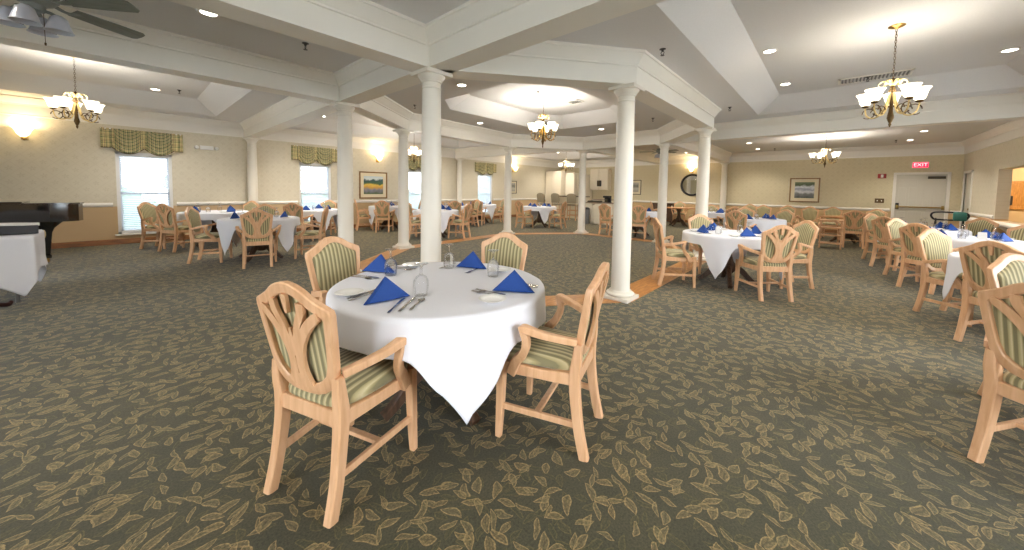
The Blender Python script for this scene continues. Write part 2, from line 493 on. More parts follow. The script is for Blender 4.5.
WIN = [(-.12, .78), (3.5, 4.4), (7.1, 8.0), (10.62, 11.54)]
WZ = (.22, 2.06)
wall('wall_left', 'u', V1, .2, U0-.2, U1+.2, ZC+.3, [(a, b, *WZ) for a, b in WIN]+[(-4.2, -3.3, *WZ)], MT['wall_u'], 'papered wall with the bright windows')
wall('wall_far', 'v', U1, .2, V0-.2, V1, ZC+.3, [(-2.62, -1.55, 0, 2.04)], MT['wall_v'], 'papered far wall with the exit door')
RW = [(.8, 3.0), (4.4, 6.6), (7.6, 9.4)]
wall('wall_right', 'u', V0, -.2, U0-.2, U1, ZC+.3, [(10.6, 13.95, .80, 2.02), (16.02, 16.75, 0, 2.04)]+[(a, b, .3, 2.4) for a, b in RW], MT['wall_u'], 'papered wall with the serving hatch')
BW = [(-2.5, -.3), (.4, 2.6), (5.9, 8.1)]  # unseen windows behind the camera, added and enlarged for more daylight
wall('wall_back', 'v', U0, -.2, V0-.2, V1, ZC+.3, [(a, b, .3, 2.4) for a, b in BW], MT['wall_v'], 'papered wall behind the viewer')

# ---- ceiling with trays
trays = [(2.98, 9.02, -2.16, 1.22), (-3.6, 1.53, 6.3, 11.06), (3.0, 9.0, 7.9, 11.06), (10.4, 15.6, 6.4, 11.0), (-3.6, 1.63, -2.16, 2.7)]
octb = (4.05, 7.95, 3.15, 5.95)
holes = trays+[octb]
bm = bmesh.new()
us = sorted({U0, U1, *[h[0] for h in holes], *[h[1] for h in holes]}); vs_ = sorted({V0, V1, *[h[2] for h in holes], *[h[3] for h in holes]})
def quad(bm, *p): bm.faces.new([bm.verts.new(q) for q in p])
for a, b in zip(us, us[1:]):
    for c, d in zip(vs_, vs_[1:]):
        mu, mv = (a+b)/2, (c+d)/2
        if any(h[0] < mu < h[1] and h[2] < mv < h[3] for h in holes): continue
        quad(bm, (a, c, ZC), (a, d, ZC), (b, d, ZC), (b, c, ZC))
def trayring(bm, lo, hi):
    n = len(lo)
    for i in range(n):
        quad(bm, (*lo[i], ZC), (*lo[(i+1) % n], ZC), (*hi[(i+1) % n], ZT), (*hi[i], ZT))
    bm.faces.new([bm.verts.new((*p, ZT)) for p in hi])
for a, b, c, d in trays:
    k = .38
    trayring(bm, [(a, c), (b, c), (b, d), (a, d)], [(a+k, c+k), (b-k, c+k), (b-k, d-k), (a+k, d-k)])
a, b, c, d = octb; q = .55
o1 = [(a+q, c), (b-q, c), (b, c+q), (b, d-q), (b-q, d), (a+q, d), (a, d-q), (a, c+q)]
for tri in (((a, c), (a+q, c), (a, c+q)), ((b, c), (b, c+q), (b-q, c)), ((b, d), (b-q, d), (b, d-q)), ((a, d), (a, d-q), (a+q, d))):
    quad(bm, *[(*p, ZC) for p in tri])
cx, cy = (a+b)/2, (c+d)/2
o2 = [(cx+(x-cx)*.82, cy+(y-cy)*.76) for x, y in o1]
trayring(bm, o1, o2)
bmesh.ops.remove_doubles(bm, verts=bm.verts, dist=1e-4)
co = newobj('ceiling', bm, MT['ceil'])
tag(co, 'plain painted ceiling with raised tray panels', None, None, 'structure')
sm_ = co.modifiers.new('t', 'SOLIDIFY'); sm_.thickness = .05; sm_.offset = 1
# roof slab above keeps daylight out
bm = bmesh.new(); bbox(bm, (U0-.2, V0-2.2, 3.42), (U1+.2, V1+.2, 3.5))
tag(newobj('roof', bm, MT['ceil']), None, None, None, 'structure')

# ---- beams: swept profile with crown mouldings
HW = .14
BP = [(-HW, ZS), (HW, ZS), (HW, 2.84), (HW+.018, 2.845), (HW+.018, 2.862), (HW+.03, 2.875), (HW+.05, 2.91), (HW+.085, 2.95), (HW+.095, 2.965), (HW+.11, 2.97), (HW+.11, ZC+.01),
      (-HW-.11, ZC+.01), (-HW-.11, 2.97), (-HW-.095, 2.965), (-HW-.085, 2.95), (-HW-.05, 2.91), (-HW-.03, 2.875), (-HW-.018, 2.862), (-HW-.018, 2.845), (-HW, 2.84)]
bm = bmesh.new()
polys = [offset_poly(OCT, x) for x, z in BP]
loft(bm, [[Vector((polys[j][i].x, polys[j][i].y, BP[j][1])) for j in range(len(BP))] for i in range(8)], closed=True)
tag(newobj('ceiling_beam', bm, MT['beam'], smooth=25), 'white octagonal beam carried on the eight columns', None, None, 'structure')
def straight_beam(p, q, label, prof=BP):
    p, q = Vector((*p, 0)), Vector((*q, 0)); d = (q-p).normalized(); n = Vector((d.y, -d.x, 0))
    bm = bmesh.new()
    loft(bm, [[e+n*x+Vector((0, 0, z)) for x, z in prof] for e in (p, q)])
    tag(newobj('ceiling_beam', bm, MT['beam'], smooth=25), label, None, None, 'structure')
straight_beam(COLS['A'], (U0, 3.35), 'white beam over the viewer running to the near column')
straight_beam(COLS['A'], (2.33, V0), 'white beam from the near column over the right part')
straight_beam(COLS['C'], (U0, 5.65), 'white beam beneath the ceiling fan')
straight_beam(COLS['C'], (2.33, V1), 'white beam to the wall column between two windows')
straight_beam(COLS['G'], (U1, 3.35), 'white beam to the column by the exit wall')
straight_beam(COLS['G'], (9.7, V0), 'white header beam in front of the exit door area')
straight_beam(COLS['F'], (U1, 5.85), 'white beam beside the kitchenette')
straight_beam(COLS['F'], (9.46, V1), 'white beam to the far wall column between windows')

# wall cornice, chair rail, baseboard
CP = [(0, ZS), (.022, ZS), (.022, 2.655), (.014, 2.665), (.014, 2.84), (.03, 2.845), (.03, 2.862), (.042, 2.875), (.062, 2.91), (.097, 2.95), (.107, 2.965), (.122, 2.97), (.122, ZC+.01), (0, ZC+.01)]
RP = [(0, .835), (.012, .835), (.016, .85), (.030, .862), (.034, .89), (.02, .905), (.012, .92), (0, .925)]
BB = [(0, 0), (.018, 0), (.018, .095), (.012, .11), (0, .115)]
def run(name, m, prof, p, q, label, n):
    p, q, n = Vector((*p, 0)), Vector((*q, 0)), Vector((*n, 0))
    bm = bmesh.new()
    loft(bm, [[e+n*x+Vector((0, 0, z)) for x, z in prof] for e in (p, q)])
    tag(newobj(name, bm, m, smooth=30), label, None, None, 'structure')
walls4 = [('left', (U0, V1), (U1, V1), (0, -1)), ('far', (U1, V0), (U1, V1), (-1, 0)), ('right', (U0, V0), (U1, V0), (0, 1)), ('back', (U0, V0), (U0, V1), (1, 0))]
for i, (nm, p, q, n) in enumerate(walls4):
    run('trim_%d' % (i+2), MT['trim'], CP, p, q, 'white cornice along the %s wall' % nm, n)
def gaps(lo, hi, holes):
    x = lo; out = []
    for a, b in sorted(holes):
        if a > x: out.append((x, a))
        x = max(x, b)
    if x < hi: out.append((x, hi))
    return out
k = 6
for a, b in gaps(U0, U1, [(a-.06, b+.06) for a, b in WIN]+[(-4.26, -3.24)]):
    run('trim_%d' % k, MT['trim'], RP, (a, V1), (b, V1), 'white chair rail on the window wall', (0, -1)); k += 1
for a, b in gaps(V0, V1, [(-2.72, -1.45)]):
    run('trim_%d' % k, MT['trim'], RP, (U1, a), (U1, b), 'white chair rail on the far wall', (-1, 0)); k += 1
run('trim_%d' % k, MT['trim'], RP, (14.0, V0), (15.95, V0), 'white chair rail beside the hatch', (0, 1)); k += 1
run('baseboard_left', MT['oakbase'], BB, (U0, V1), (U1, V1), 'brown oak baseboard under the windows', (0, -1))
run('baseboard_far', MT['oakbase'], BB, (U1, -1.45), (U1, V1), 'brown oak baseboard on the far wall', (-1, 0))
run('baseboard_right', MT['oakbase'], BB, (U0, V0), (15.9, V0), 'brown oak baseboard on the right wall', (0, 1))

# ---- columns
def make_column():
    root = empty('column')
    bm = bmesh.new()
    lathe(bm, [(.125, .11), (.115, .13), (.114, .9), (.112, 1.5), (.106, 2.1), (.1, 2.44), (.104, 2.445), (.108, 2.452), (.104, 2.462), (.1, 2.467), (.1, 2.52)], 32)
    newobj('shaft', bm, MT['column'], root, 30)
    bm = bmesh.new()
    box(bm, (0, 0, .022), (.35, .35, .044), bev=.004)
    lathe(bm, [(.16, .044), (.172, .055), (.175, .065), (.168, .08), (.152, .086), (.142, .095), (.132, .112), (.115, .113)], 32)
    newobj('base', bm, MT['column'], root, 30)
    bm = bmesh.new()
    lathe(bm, [(.1, 2.51), (.112, 2.518), (.112, 2.53), (.12, 2.538), (.145, 2.575), (.15, 2.587), (.15, 2.59)], 32)
    box(bm, (0, 0, 2.608), (.33, .33, .042), bev=.004)
    newobj('capital', bm, MT['column'], root, 30)
    return root
col0 = make_column()
CL = {'A': 'white round column behind the near table', 'B': 'white round column right of the near table, full base in view', 'C': 'white round column left of the near one, under the beam corner',
      'D': 'white column with its base on the oak strip, between window and near column', 'E': 'white column beside the golden chandelier, before the yellow wall', 'F': 'white column in front of the kitchenette, base in view',
      'G': 'white column in front of the round mirror', 'H': 'white column behind the table right of the front columns'}
first = True
for kx in ORD:
    o = col0 if first else copy_tree(col0); first = False
    o.location = (*COLS[kx], 0); tag(o, CL[kx], None, 'columns under the octagonal beam', 'structure')
for (x, y), lb in (((2.33, V1-.14), 'white column against the wall between the first two windows'), ((9.46, V1-.14), 'white column against the wall before the last window'), ((U1-.14, 3.35), 'white column against the exit wall')):
    o = copy_tree(col0); o.location = (x, y, 0); tag(o, lb, None, 'columns against the walls', 'structure')

# ---- windows
def make_window(w, z0, z1, name, label, loc, rz):
    root = empty(name, loc, rz); tag(root, label, None, None, 'structure')
    # local: x along the wall, +y outwards, wall face at y = 0
    bm = bmesh.new(); t = .05
    for x0, x1, a, b in ((-w/2-.0, -w/2+t, z0, z1), (w/2-t, w/2, z0, z1), (-w/2, w/2, z1-t, z1), (-w/2, w/2, z0, z0+t)):
        bbox(bm, (x0, .03, a), (x1, .19, b))
    newobj('window_frame', bm, MT['white'], root)
    bm = bmesh.new(); zm = (z0+z1)/2
    for a, b, y in ((z0+t, zm+.02, .10), (zm-.02, z1-t, .14)):
        for x0, x1, c, d in ((-w/2+t, -w/2+t+.035, a, b), (w/2-t-.035, w/2-t, a, b), (-w/2+t, w/2-t, b-.035, b), (-w/2+t, w/2-t, a, a+.035)):
            bbox(bm, (x0, y, c), (x1, y+.03, d))
    newobj('sash', bm, MT['white'], root)
    bm = bmesh.new()
    bbox(bm, (-w/2+t, .113, z0+t), (w/2-t, .117, zm)); bbox(bm, (-w/2+t, .153, zm), (w/2-t, .157, z1-t))
    newobj('pane', bm, MT['pane'], root)
    bm = bmesh.new(); bbox(bm, (-w/2-.05, -.035, z0-.03), (w/2+.05, .03, z0), .006)
    newobj('window_sill', bm, MT['trim'], root)
    # portal guiding the daylight through the opening
    ld = bpy.data.lights.new('daylight_portal', 'AREA'); ld.shape = 'RECTANGLE'; ld.size = w; ld.size_y = z1-z0
    ld.cycles.is_portal = True
    lo = bpy.data.objects.new('daylight_portal', ld); COL.objects.link(lo); lo.parent = root
    lo.location = (0, .205, (z0+z1)/2); lo.rotation_euler = (R_(-90), 0, 0)
    return root
def make_blind(w, z0, z1, label, loc, rz, group):
    root = empty('window_blind', loc, rz); tag(root, label, 'blind', group)
    bm = bmesh.new(); z = z0+.05
    while z < z1-.07:
        box(bm, (0, .062, z), (w-.11, .046, .0025), rx=R_(-47)); z += .042
    newobj('slats', bm, MT['blind'], root)
    bm = bmesh.new(); bbox(bm, (-w/2+.052, .035, z1-.095), (w/2-.052, .088, z1-.052), .004)
    newobj('head_rail', bm, MT['white'], root)
    bm = bmesh.new(); bbox(bm, (-w/2+.055, .045, z0+.052), (w/2-.055, .08, z0+.068))
    newobj('bottom_rail', bm, MT['white'], root)
    return root
wl = ['window beside the piano, blind lowered', 'window between two wall columns', 'bright window behind the near column', 'last window on the window wall']
for i, (a, b) in enumerate(WIN):
    make_window(b-a, *WZ, 'window_%d' % (i+1), wl[i], ((a+b)/2, V1, 0), 0)
    make_blind(b-a, *WZ, ['white slatted blind in the window beside the piano', 'white slatted blind in the second window from the piano', 'white slatted blind in the window right of the golf-green landscape picture', 'white slatted blind in the window farthest from the piano'][i], ((a+b)/2, V1, 0), 0, 'white window blinds')
make_window(.9, *WZ, 'window_5', 'window behind the piano', (-3.75, V1, 0), 0)
for i, (a, b) in enumerate(RW): make_window(b-a, .3, 2.4, 'window_%d' % (6+i), 'window in the right wall', ((a+b)/2, V0, 0), PI)
for i, (a, b) in enumerate(BW): make_window(b-a, .3, 2.4, 'window_%d' % (9+i), 'unseen window behind the viewer, added for daylight', (U0, (a+b)/2, 0), PI/2)

# valances: gathered plaid with two swags and side tails
def make_valance(label, loc):
    root = empty('valance', loc); tag(root, label, 'valance', 'plaid window valances')
    W, H = 1.3, .5; nx, nz = 96, 14
    bm = bmesh.new(); g = []
    for i in range(nx+1):
        x = -W/2+W*i/nx; s = (x+W/2)/W
        # swag hem: two deep scallops, shallow tails at the sides and centre
        c = abs(((s-.12)/.38) % 1-.5)*2 if .12 < s < .88 else 1
        inn = .12 < s < .88
        hem = .40+(.14*(1-c*c) if inn else .02)
        row = []
        for j in range(nz+1):
            t = j/nz; z = -hem*t
            if inn:
                q = ((s-.12)/.38) % 1-.5
                y = -.05-.024*math.sin(22*(t+1.8*q*q))*min(1, 3*t)-.05*t*(1-4*q*q)*.7
            else: y = -.05-.014*math.sin(90*x)
            row.append(bm.verts.new((x, y, z)))
        g.append(row)
    for i in range(nx):
        for j in range(nz): bm.faces.new((g[i][j], g[i+1][j], g[i+1][j+1], g[i][j+1]))
    # returns to the wall
    for i in (0, nx):
        b = [bm.verts.new((g[i][j].co.x, -.002, g[i][j].co.z)) for j in range(nz+1)]
        for j in range(nz): bm.faces.new((g[i][j], g[i][j+1], b[j+1], b[j]))
    o = newobj('swag_fabric', bm, MT['plaid'], root, 60)
    md = o.modifiers.new('s', 'SOLIDIFY'); md.thickness = .006
    bm = bmesh.new()
    pts = [g_ for g_ in []]
    xs = [-W/2+W*i/48 for i in range(49)]
    def hemz(x):
        s = (x+W/2)/W
        if .12 < s < .88:
            c = abs(((s-.12)/.38) % 1-.5)*2; return -(.40+.14*(1-c*c)), -.05-.035*(1-c*c)
        return -.42, -.055
    tube(bm, [(x, hemz(x)[1], hemz(x)[0]) for x in xs], .008, 6, 1, False)
    newobj('hem_cord', bm, MT['bronze'], root, 60)
    bm = bmesh.new(); bbox(bm, (-W/2+.01, -.045, -.02), (W/2-.01, -.004, .0))
    newobj('mounting_board', bm, MT['white'], root)
for i, (a, b) in enumerate(WIN):
    make_valance(['green and tan plaid swag valance over the window by the piano', 'plaid swag valance over the second window from the piano', 'plaid swag valance behind the chandelier and near column', 'plaid swag valance over the window farthest from the piano'][i], ((a+b)/2, V1-.004, 2.55))

# ---- exit door in the far wall
root = empty('door_1', (U1, -2.085, 0)); tag(root, 'pale double panelled exit door with brass push bar', None, None, 'structure')
bm = bmesh.new()
for y0, y1, z0, z1 in ((-.60, -.53, 0, 2.11), (.53, .60, 0, 2.11), (-.60, .60, 2.04, 2.11)):
    bbox(bm, (-.025, y0, z0), (.12, y1, z1), .006)
newobj('door_frame', bm, MT['trim'], root)
bm = bmesh.new()
bbox(bm, (.03, -.53, .01), (.07, .53, 2.04))
for yc in (-.265, .265):
    for (a, b) in ((.2, .85), (1.02, 1.62)):
        for dy in (-.115, .115):
            bbox(bm, (.018, yc+dy-.085, a), (.032, yc+dy+.085, b), .008)
    bbox(bm, (.018, yc-.2, 1.70), (.032, yc+.2, 1.88), .008)
newobj('door_leaf', bm, MT['doorpaint'], root)
bm = bmesh.new(); tube(bm, [(-.03, .50, 1.0), (-.03, -.50, 1.0)], .022, 10, sm=False)
for y in (.48, -.48): bbox(bm, (-.04, y-.03, .94), (.03, y+.03, 1.06), .006)
newobj('push_bar', bm, MT['brassbar'], root, 40)
bm = bmesh.new(); bbox(bm, (-.03, -.5, 1.9), (.03, -.14, 1.98), .006)
newobj('door_closer', bm, MT['darkgap'], root)
bm = bmesh.new(); bbox(bm, (-.03, .44, .92), (.03, .52, 1.12), .006)
newobj('latch_case', bm, MT['black'], root)
# narrow door in the right wall
root = empty('door_2', (16.385, V0, 0)); tag(root, 'narrow grey doorway with white casing by the corner', None, None, 'structure')
bm = bmesh.new()
for x0, x1, z0, z1 in ((-.44, -.365, 0, 2.11), (.365, .44, 0, 2.11), (-.44, .44, 2.04, 2.11)): bbox(bm, (x0, -.12, z0), (x1, .022, z1), .005)
newobj('door_frame', bm, MT['trim'], root)
bm = bmesh.new(); bbox(bm, (-.36, -.06, .01), (.36, -.02, 2.035)); bbox(bm, (-.22, -.022, 1.05), (.22, -.014, 1.85), .006); bbox(bm, (-.22, -.022, .2), (.22, -.014, .85), .006)
newobj('door_leaf', bm, MT['doorpaint'], root)
bm = bmesh.new(); tube(bm, [(-.3, -.025, 1.0), (-.3, .03, 1.0)], .03, 10, sm=False)
newobj('door_knob', bm, MT['brassbar'], root)
# lit corridor behind the serving hatch
bm = bmesh.new()
bbox(bm, (9.8, V0-1.6, 0), (17.1, V0-1.5, 3.2))
bbox(bm, (9.7, V0-1.5, 0), (9.8, V0-.2, 3.2)); bbox(bm, (17.0, V0-1.5, 0), (17.1, V0-.2, 3.2))
tag(newobj('wall_corridor', bm, MT['tan']), 'warm tan corridor wall seen through the hatch', None, None, 'structure')
bm = bmesh.new(); bbox(bm, (9.7, V0-1.6, 2.6), (17.1, V0-.2, 2.65))
tag(newobj('ceiling_corridor', bm, MT['ceil']), 'corridor ceiling', None, None, 'structure')
root = empty('hatch_shelf', (0, 0, 0)); tag(root, 'long white counter ledge under the serving hatch', 'counter')
bm = bmesh.new(); bbox(bm, (10.6, V0+.036, .765), (15.4, V0+.34, .805), .006); newobj('shelf_board', bm, MT['trim'], root)
for x in (11.0, 12.4, 13.8, 15.1):
    bm = bmesh.new(); loft(bm, [[Vector((x-.02, V0+.004, .50)), Vector((x-.02, V0+.03, .50)), Vector((x-.02, V0+.28, .74)), Vector((x-.02, V0+.28, .764)), Vector((x-.02, V0+.004, .764))], [Vector((x+.02, V0+.004, .50)), Vector((x+.02, V0+.03, .50)), Vector((x+.02, V0+.28, .74)), Vector((x+.02, V0+.28, .764)), Vector((x+.02, V0+.004, .764))]])
    newobj('bracket', bm, MT['trim'], root)

# outside
bm = bmesh.new(); bbox(bm, (-40, V1+.4, -.6), (50, V1+60, -.5)); bbox(bm, (-40, V0-60, -.6), (50, V0-2.4, -.5)); bbox(bm, (-60, -60, -.6), (U0-.4, 60, -.5))
tag(newobj('bounce_ground', bm, MT['bounceground']), 'ground outside the windows, made pale to bounce daylight onto the ceilings', None, None, 'structure')
bm = bmesh.new()
for i in range(260):
    x = random.uniform(-8, 24); y = V1+9+random.uniform(0, 3); z = random.uniform(-.5, 1.1+.5*math.sin(x*.7)); r = random.uniform(.3, .7)
    bmesh.ops.create_icosphere(bm, subdivisions=1, radius=r, matrix=Matrix.Translation((x, y, z)))
tag(newobj('hedge', bm, MT['hedge']), 'green hedge outside the windows', 'hedge', None, 'stuff')
#PART2
# ------------------------------------------------------------------ armchair
def shield_outer():
    h = [(0, .478), (.07, .482), (.125, .500), (.168, .535), (.188, .585), (.199, .66), (.211, .76), (.222, .862), (.216, .878), (.18, .893), (.13, .918), (.085, .950), (.04, .968), (0, .973)]
    return h + [(-y, z) for y, z in reversed(h[1:-1])]
def shield_inner():
    h = [(0, .526), (.055, .530), (.10, .546), (.137, .580), (.157, .635), (.168, .72), (.177, .80), (.181, .838), (.15, .852), (.11, .872), (.07, .902), (.035, .920), (0, .925)]
    return h + [(-y, z) for y, z in reversed(h[1:-1])]
def backx(y, z): return -.236-(z-.48)*.19+.30*y*y
def make_chair():
    root = empty('armchair')
    CH = MT['chair']; ST = MT['stripe']
    # front and rear legs
    for s in (1, -1):
        bm = bmesh.new()
        bar(bm, [(.178, s*.222, 0), (.172, s*.216, .2), (.168, s*.212, .44)], [.016, .021, .0245], [.016, .021, .0245], (1, 0, 0))
        newobj('leg', bm, CH, root, 40)
    for s in (1, -1):
        bm = bmesh.new()
        pts = [(-.288, s*.186, 0), (-.256, s*.184, .14), (-.234, s*.180, .30), (-.228, s*.180, .42), (-.238, s*.185, .50), (backx(.19, .585), s*.184, .585)]
        bar(bm, pts, [.019, .021, .023, .025, .023, .018], [.024, .024, .026, .028, .024, .018], (1, 0, 0))
        newobj('leg', bm, CH, root, 40)
    # seat frame
    bm = bmesh.new()
    for s in (1, -1):
        bar(bm, [(-.23, s*.182, .40), (-.05, s*.20, .395), (.17, s*.215, .40)], .016, [.034, .026, .034], (0, 0, 1), 4)
    bar(bm, [(.172, -.21, .40), (.195, 0, .40), (.172, .21, .40)], .016, .034, (0, 0, 1), 5)
    bar(bm, [(-.232, -.18, .40), (-.232, .18, .40)], .016, .034, (0, 0, 1))
    newobj('seat_frame', bm, CH, root, 40)
    # cushion
    bm = bmesh.new(); rings = []
    def outl(k):
        P = []
        for i in range(40):
            a = 2*PI*i/40; ca, sa = math.cos(a), math.sin(a)
            e = 2/5.0
            x = math.copysign(abs(ca)**e, ca); y = math.copysign(abs(sa)**e, sa)
            X = -.025+.215*k*x
            w = .205+(X+.025)*.10
            P.append((X+.02*(1-y*y)*(1 if x > 0 else 0)*k, w*k*y))
        return P
    for k, z in ((.95, .425), (1.0, .437), (1.005, .452), (.985, .468), (.93, .481), (.8, .491), (.6, .497), (.35, .5), (.05, .501)):
        rings.append([Vector((x, y, z)) for x, y in outl(k)])
    loft(bm, rings)
    newobj('seat', bm, ST, root, 60)
    # backrest ring
    n = 64
    A = resample(shield_outer(), n); B = resample(shield_inner(), n)
    t = .017
    bm = bmesh.new(); rings = []
    for a, b in zip(A, B):
        c = a.lerp(b, .12); d = b.lerp(a, .12)
        sec = []
        for q, o in ((a, -t*.7), (c, -t), (d, -t), (b, -t*.7), (b, t*.7), (d, t), (c, t), (a, t*.7)):
            sec.append(Vector((backx(q.x, q.y)+o, q.x, q.y)))
        rings.append(sec)
    loft(bm, rings, closed=True)
    newobj('backrest', bm, CH, root, 35)
    # upholstered panel set in the front of the ring
    bm = bmesh.new(); c0 = Vector((0, .73)); rings = []
    for k, o in ((1.03, .010), (1.0, .020), (.95, .028), (.8, .036), (.55, .041), (.3, .043), (.04, .044)):
        rings.append([Vector((backx(p.x, p.y)+o-.002, p.x, p.y)) for p in [c0+(b-c0)*k for b in B]])
    back = [[Vector((backx(p.x, p.y)+.004, p.x, p.y)) for p in [c0+(b-c0)*k for b in B]] for k in (.04, .5, 1.03)]
    loft(bm, back+rings)
    newobj('back_pad', bm, ST, root, 60)
    # fretwork splat: five flat ribs rising from a vase foot
    bm = bmesh.new()
    def rib(pts, w):
        pp = catmull([(0, y, z) for y, z in pts], 6); m = len(pts); rings = []
        for i, p in enumerate(pp):
            q = i/6; j = min(m-2, int(q)); ww = w[j]*(1-(q-j))+w[j+1]*(q-j)
            d = (pp[min(i+1, len(pp)-1)]-pp[max(0, i-1)]).normalized(); nrm = Vector((0, -d.z, d.y))
            l, r = p+nrm*ww/2, p-nrm*ww/2
            rings.append([Vector((backx(v.y, v.z)+o, v.y, v.z)) for v, o in ((l, -.024), (r, -.024), (r, -.008), (l, -.008))])
        loft(bm, rings)
    for s in (1, -1):
        rib([(s*.045, .520), (s*.026, .58), (s*.024, .65), (s*.045, .72), (s*.092, .79), (s*.150, .842), (s*.166, .850)], [.058, .046, .042, .042, .042, .038, .025])
        rib([(s*.012, .655), (s*.020, .72), (s*.044, .79), (s*.076, .85), (s*.082, .895)], [.024, .029, .034, .037, .036])
    rib([(0, .66), (0, .72), (0, .78)], [.03, .022, .012])
    rib([(0, .845), (0, .88), (0, .925)], [.014, .024, .030])
    rib([(0, .515), (0, .545), (0, .575)], [.07, .05, .02])
    newobj('splat', bm, CH, root, 40)
    # arms
    for s in (1, -1):
        bm = bmesh.new()
        bar(bm, [(backx(.2, .60)+.01, s*.203, .598), (-.17, s*.235, .612), (-.08, s*.276, .634), (.0, s*.296, .656), (.026, s*.298, .652)], [.016, .019, .021, .024, .022], [.018, .017, .017, .019, .014], (0, 0, 1))
        newobj('armrest', bm, CH, root, 40)
        bm = bmesh.new()
        bar(bm, [(.010, s*.295, .645), (-.004, s*.288, .585), (.020, s*.264, .515), (.070, s*.238, .455), (.105, s*.232, .375)], [.020, .019, .018, .018, .016], [.018, .019, .021, .026, .026], (1, 0, 0))
        newobj('arm_support', bm, CH, root, 40)
        bm = bmesh.new()
        bar(bm, [(-.254, s*.184, .165), (.174, s*.217, .175)], .010, .016)
        newobj('stretcher', bm, CH, root, 40)
    bm = bmesh.new(); bar(bm, [(-.03, -.2, .17), (-.03, .2, .17)], .016, .010)
    newobj('stretcher', bm, CH, root, 40)
    return root
chair0 = make_chair(); chair_used = [False]
def chair(u, v, deg, label, group):
    o = copy_tree(chair0) if chair_used[0] else chair0
    chair_used[0] = True
    a = R_(deg)
    k = .29 if 'near table' in group or 'along the right wall' in group else .225
    o.location = (u+k*math.cos(a), v+k*math.sin(a), 0); o.rotation_euler = (0, 0, a)
    tag(o, label, 'chair', group)
    return o

# ------------------------------------------------------------------ round pedestal table and cloth
def make_round_table(r=.6):
    fr = 1.0 if r > .58 else .74
    root = empty('round_table')
    bm = bmesh.new(); lathe(bm, [(r-.02, .715), (r-.003, .72), (r, .733), (r-.004, .745), (r-.02, .748)], 48)
    newobj('tabletop', bm, MT['chairdark'], root, 40)
    bm = bmesh.new(); lathe(bm, [(.07, .15), (.11, .2), (.12, .26), (.08, .34), (.055, .44), (.06, .56), (.085, .64), (.12, .70), (.2, .715)], 20)
    newobj('pedestal', bm, MT['pedestal'], root, 40)
    for i in range(4):
        a = PI/4+i*PI/2; c, s = math.cos(a), math.sin(a)
        bm = bmesh.new()
        bar(bm, [(.05*c, .05*s, .24), (.16*c*fr, .16*s*fr, .22), (.30*c*fr, .30*s*fr, .08), (.38*c*fr, .38*s*fr, .025)], [.03, .03, .026, .028], [.05, .045, .03, .025])
        newobj('foot', bm, MT['pedestal'], root, 40)
    return root
def drape(top_r, cloth_r, z0, seed, nth=144, folds=10, clear=None, ca=18, cb=15):
    """cloth over a table: flat inside top_r(a), hanging outside with folds, hem where the cloth's own edge cloth_r(a) ends"""
    rnd = random.Random(seed); ph = rnd.uniform(0, 6.28); ph2 = rnd.uniform(0, 6.28)
    bm = bmesh.new(); rows = []; nr = 22
    for i in range(nth):
        a = 2*PI*i/nth; R = top_r(a); E = max(cloth_r(a), R+.05)
        if clear:          # the cloth rides up over the seats pushed under it
            o = abs((a+PI/4) % (PI/2)-PI/4); t = min(1, max(0, (o-R_(ca))/R_(cb))); t = t*t*(3-2*t)
            E = E*t+min(E, R+clear)*(1-t)
        row = []
        dmax = E-R
        for t in (.25, .5, .75, .9, .97):
            row.append(Vector((R*t*math.cos(a), R*t*math.sin(a), z0)))
        for j in range(nr+1):
            d = dmax*j/nr
            # rounded lip, then hanging almost straight with gathering folds
            lip = .022
            if d < lip*1.57:
                b = d/lip; rr = R+lip*math.sin(b)-.004; z = z0-lip*(1-math.cos(b))
            else:
                h = d-lip*1.57
                amp = .010*min(1, h/.12)+.13*max(0, h-.18)
                rr = R+lip-.004+.02*h+amp*(.55*math.sin(folds*a+ph)+.45*math.sin((folds*2-3)*a+ph2))
                rr = max(rr, R+lip-.004)
                z = z0-lip-h*.985
            row.append(Vector((rr*math.cos(a), rr*math.sin(a), max(.012, z))))
        rows.append([bm.verts.new(p) for p in row])
    c = bm.verts.new((0, 0, z0))
    for i in range(nth):
        a, b = rows[i], rows[(i+1) % nth]
        bm.faces.new((c, a[0], b[0]))
        for j in range(len(a)-1): bm.faces.new((a[j], a[j+1], b[j+1], b[j]))
    return bm
def sq(h, h2=None):
    h2 = h2 or h
    return lambda a: min(h/max(1e-6, abs(math.cos(a))), h2/max(1e-6, abs(math.sin(a))))
ZT_ = .757       # cloth surface
cloths = []
for sd, rt, hf in ((3, .635, .83), (11, .603, .86), (23, .603, .86), (31, .603, .86), (43, .55, .74)):
    bm = drape(lambda a: rt, sq(hf), .752, sd, folds=9, clear=.20 if sd == 3 else .155, ca=18 if sd == 3 else 23, cb=15)
    o = newobj('tablecloth', bm, MT['cloth'], None, 80)
    md = o.modifiers.new('s', 'SOLIDIFY'); md.thickness = .003; md.offset = 1
    cloths.append(o)
used_cloth = set(); table0 = make_round_table(); tused = [False]; tsmall = [None]
def round_table(x, y, crot, which, tlabel, clabel):
    if which == 4:
        if tsmall[0] is None: tsmall[0] = o = make_round_table(.545)
        else: o = copy_tree(tsmall[0])
    else:
        o = copy_tree(table0) if tused[0] else table0
        tused[0] = True
    o.location = (x, y, 0); o.rotation_euler = (0, 0, R_(crot+20)); tag(o, tlabel, 'table', 'round dining tables')
    if clabel:
        c = cloths[which]
        if which in used_cloth: c = c.copy(); COL.objects.link(c)
        used_cloth.add(which)
        c.location = (x, y, 0); c.rotation_euler = (0, 0, R_(crot)); tag(c, clabel, 'tablecloth', 'white tablecloths')

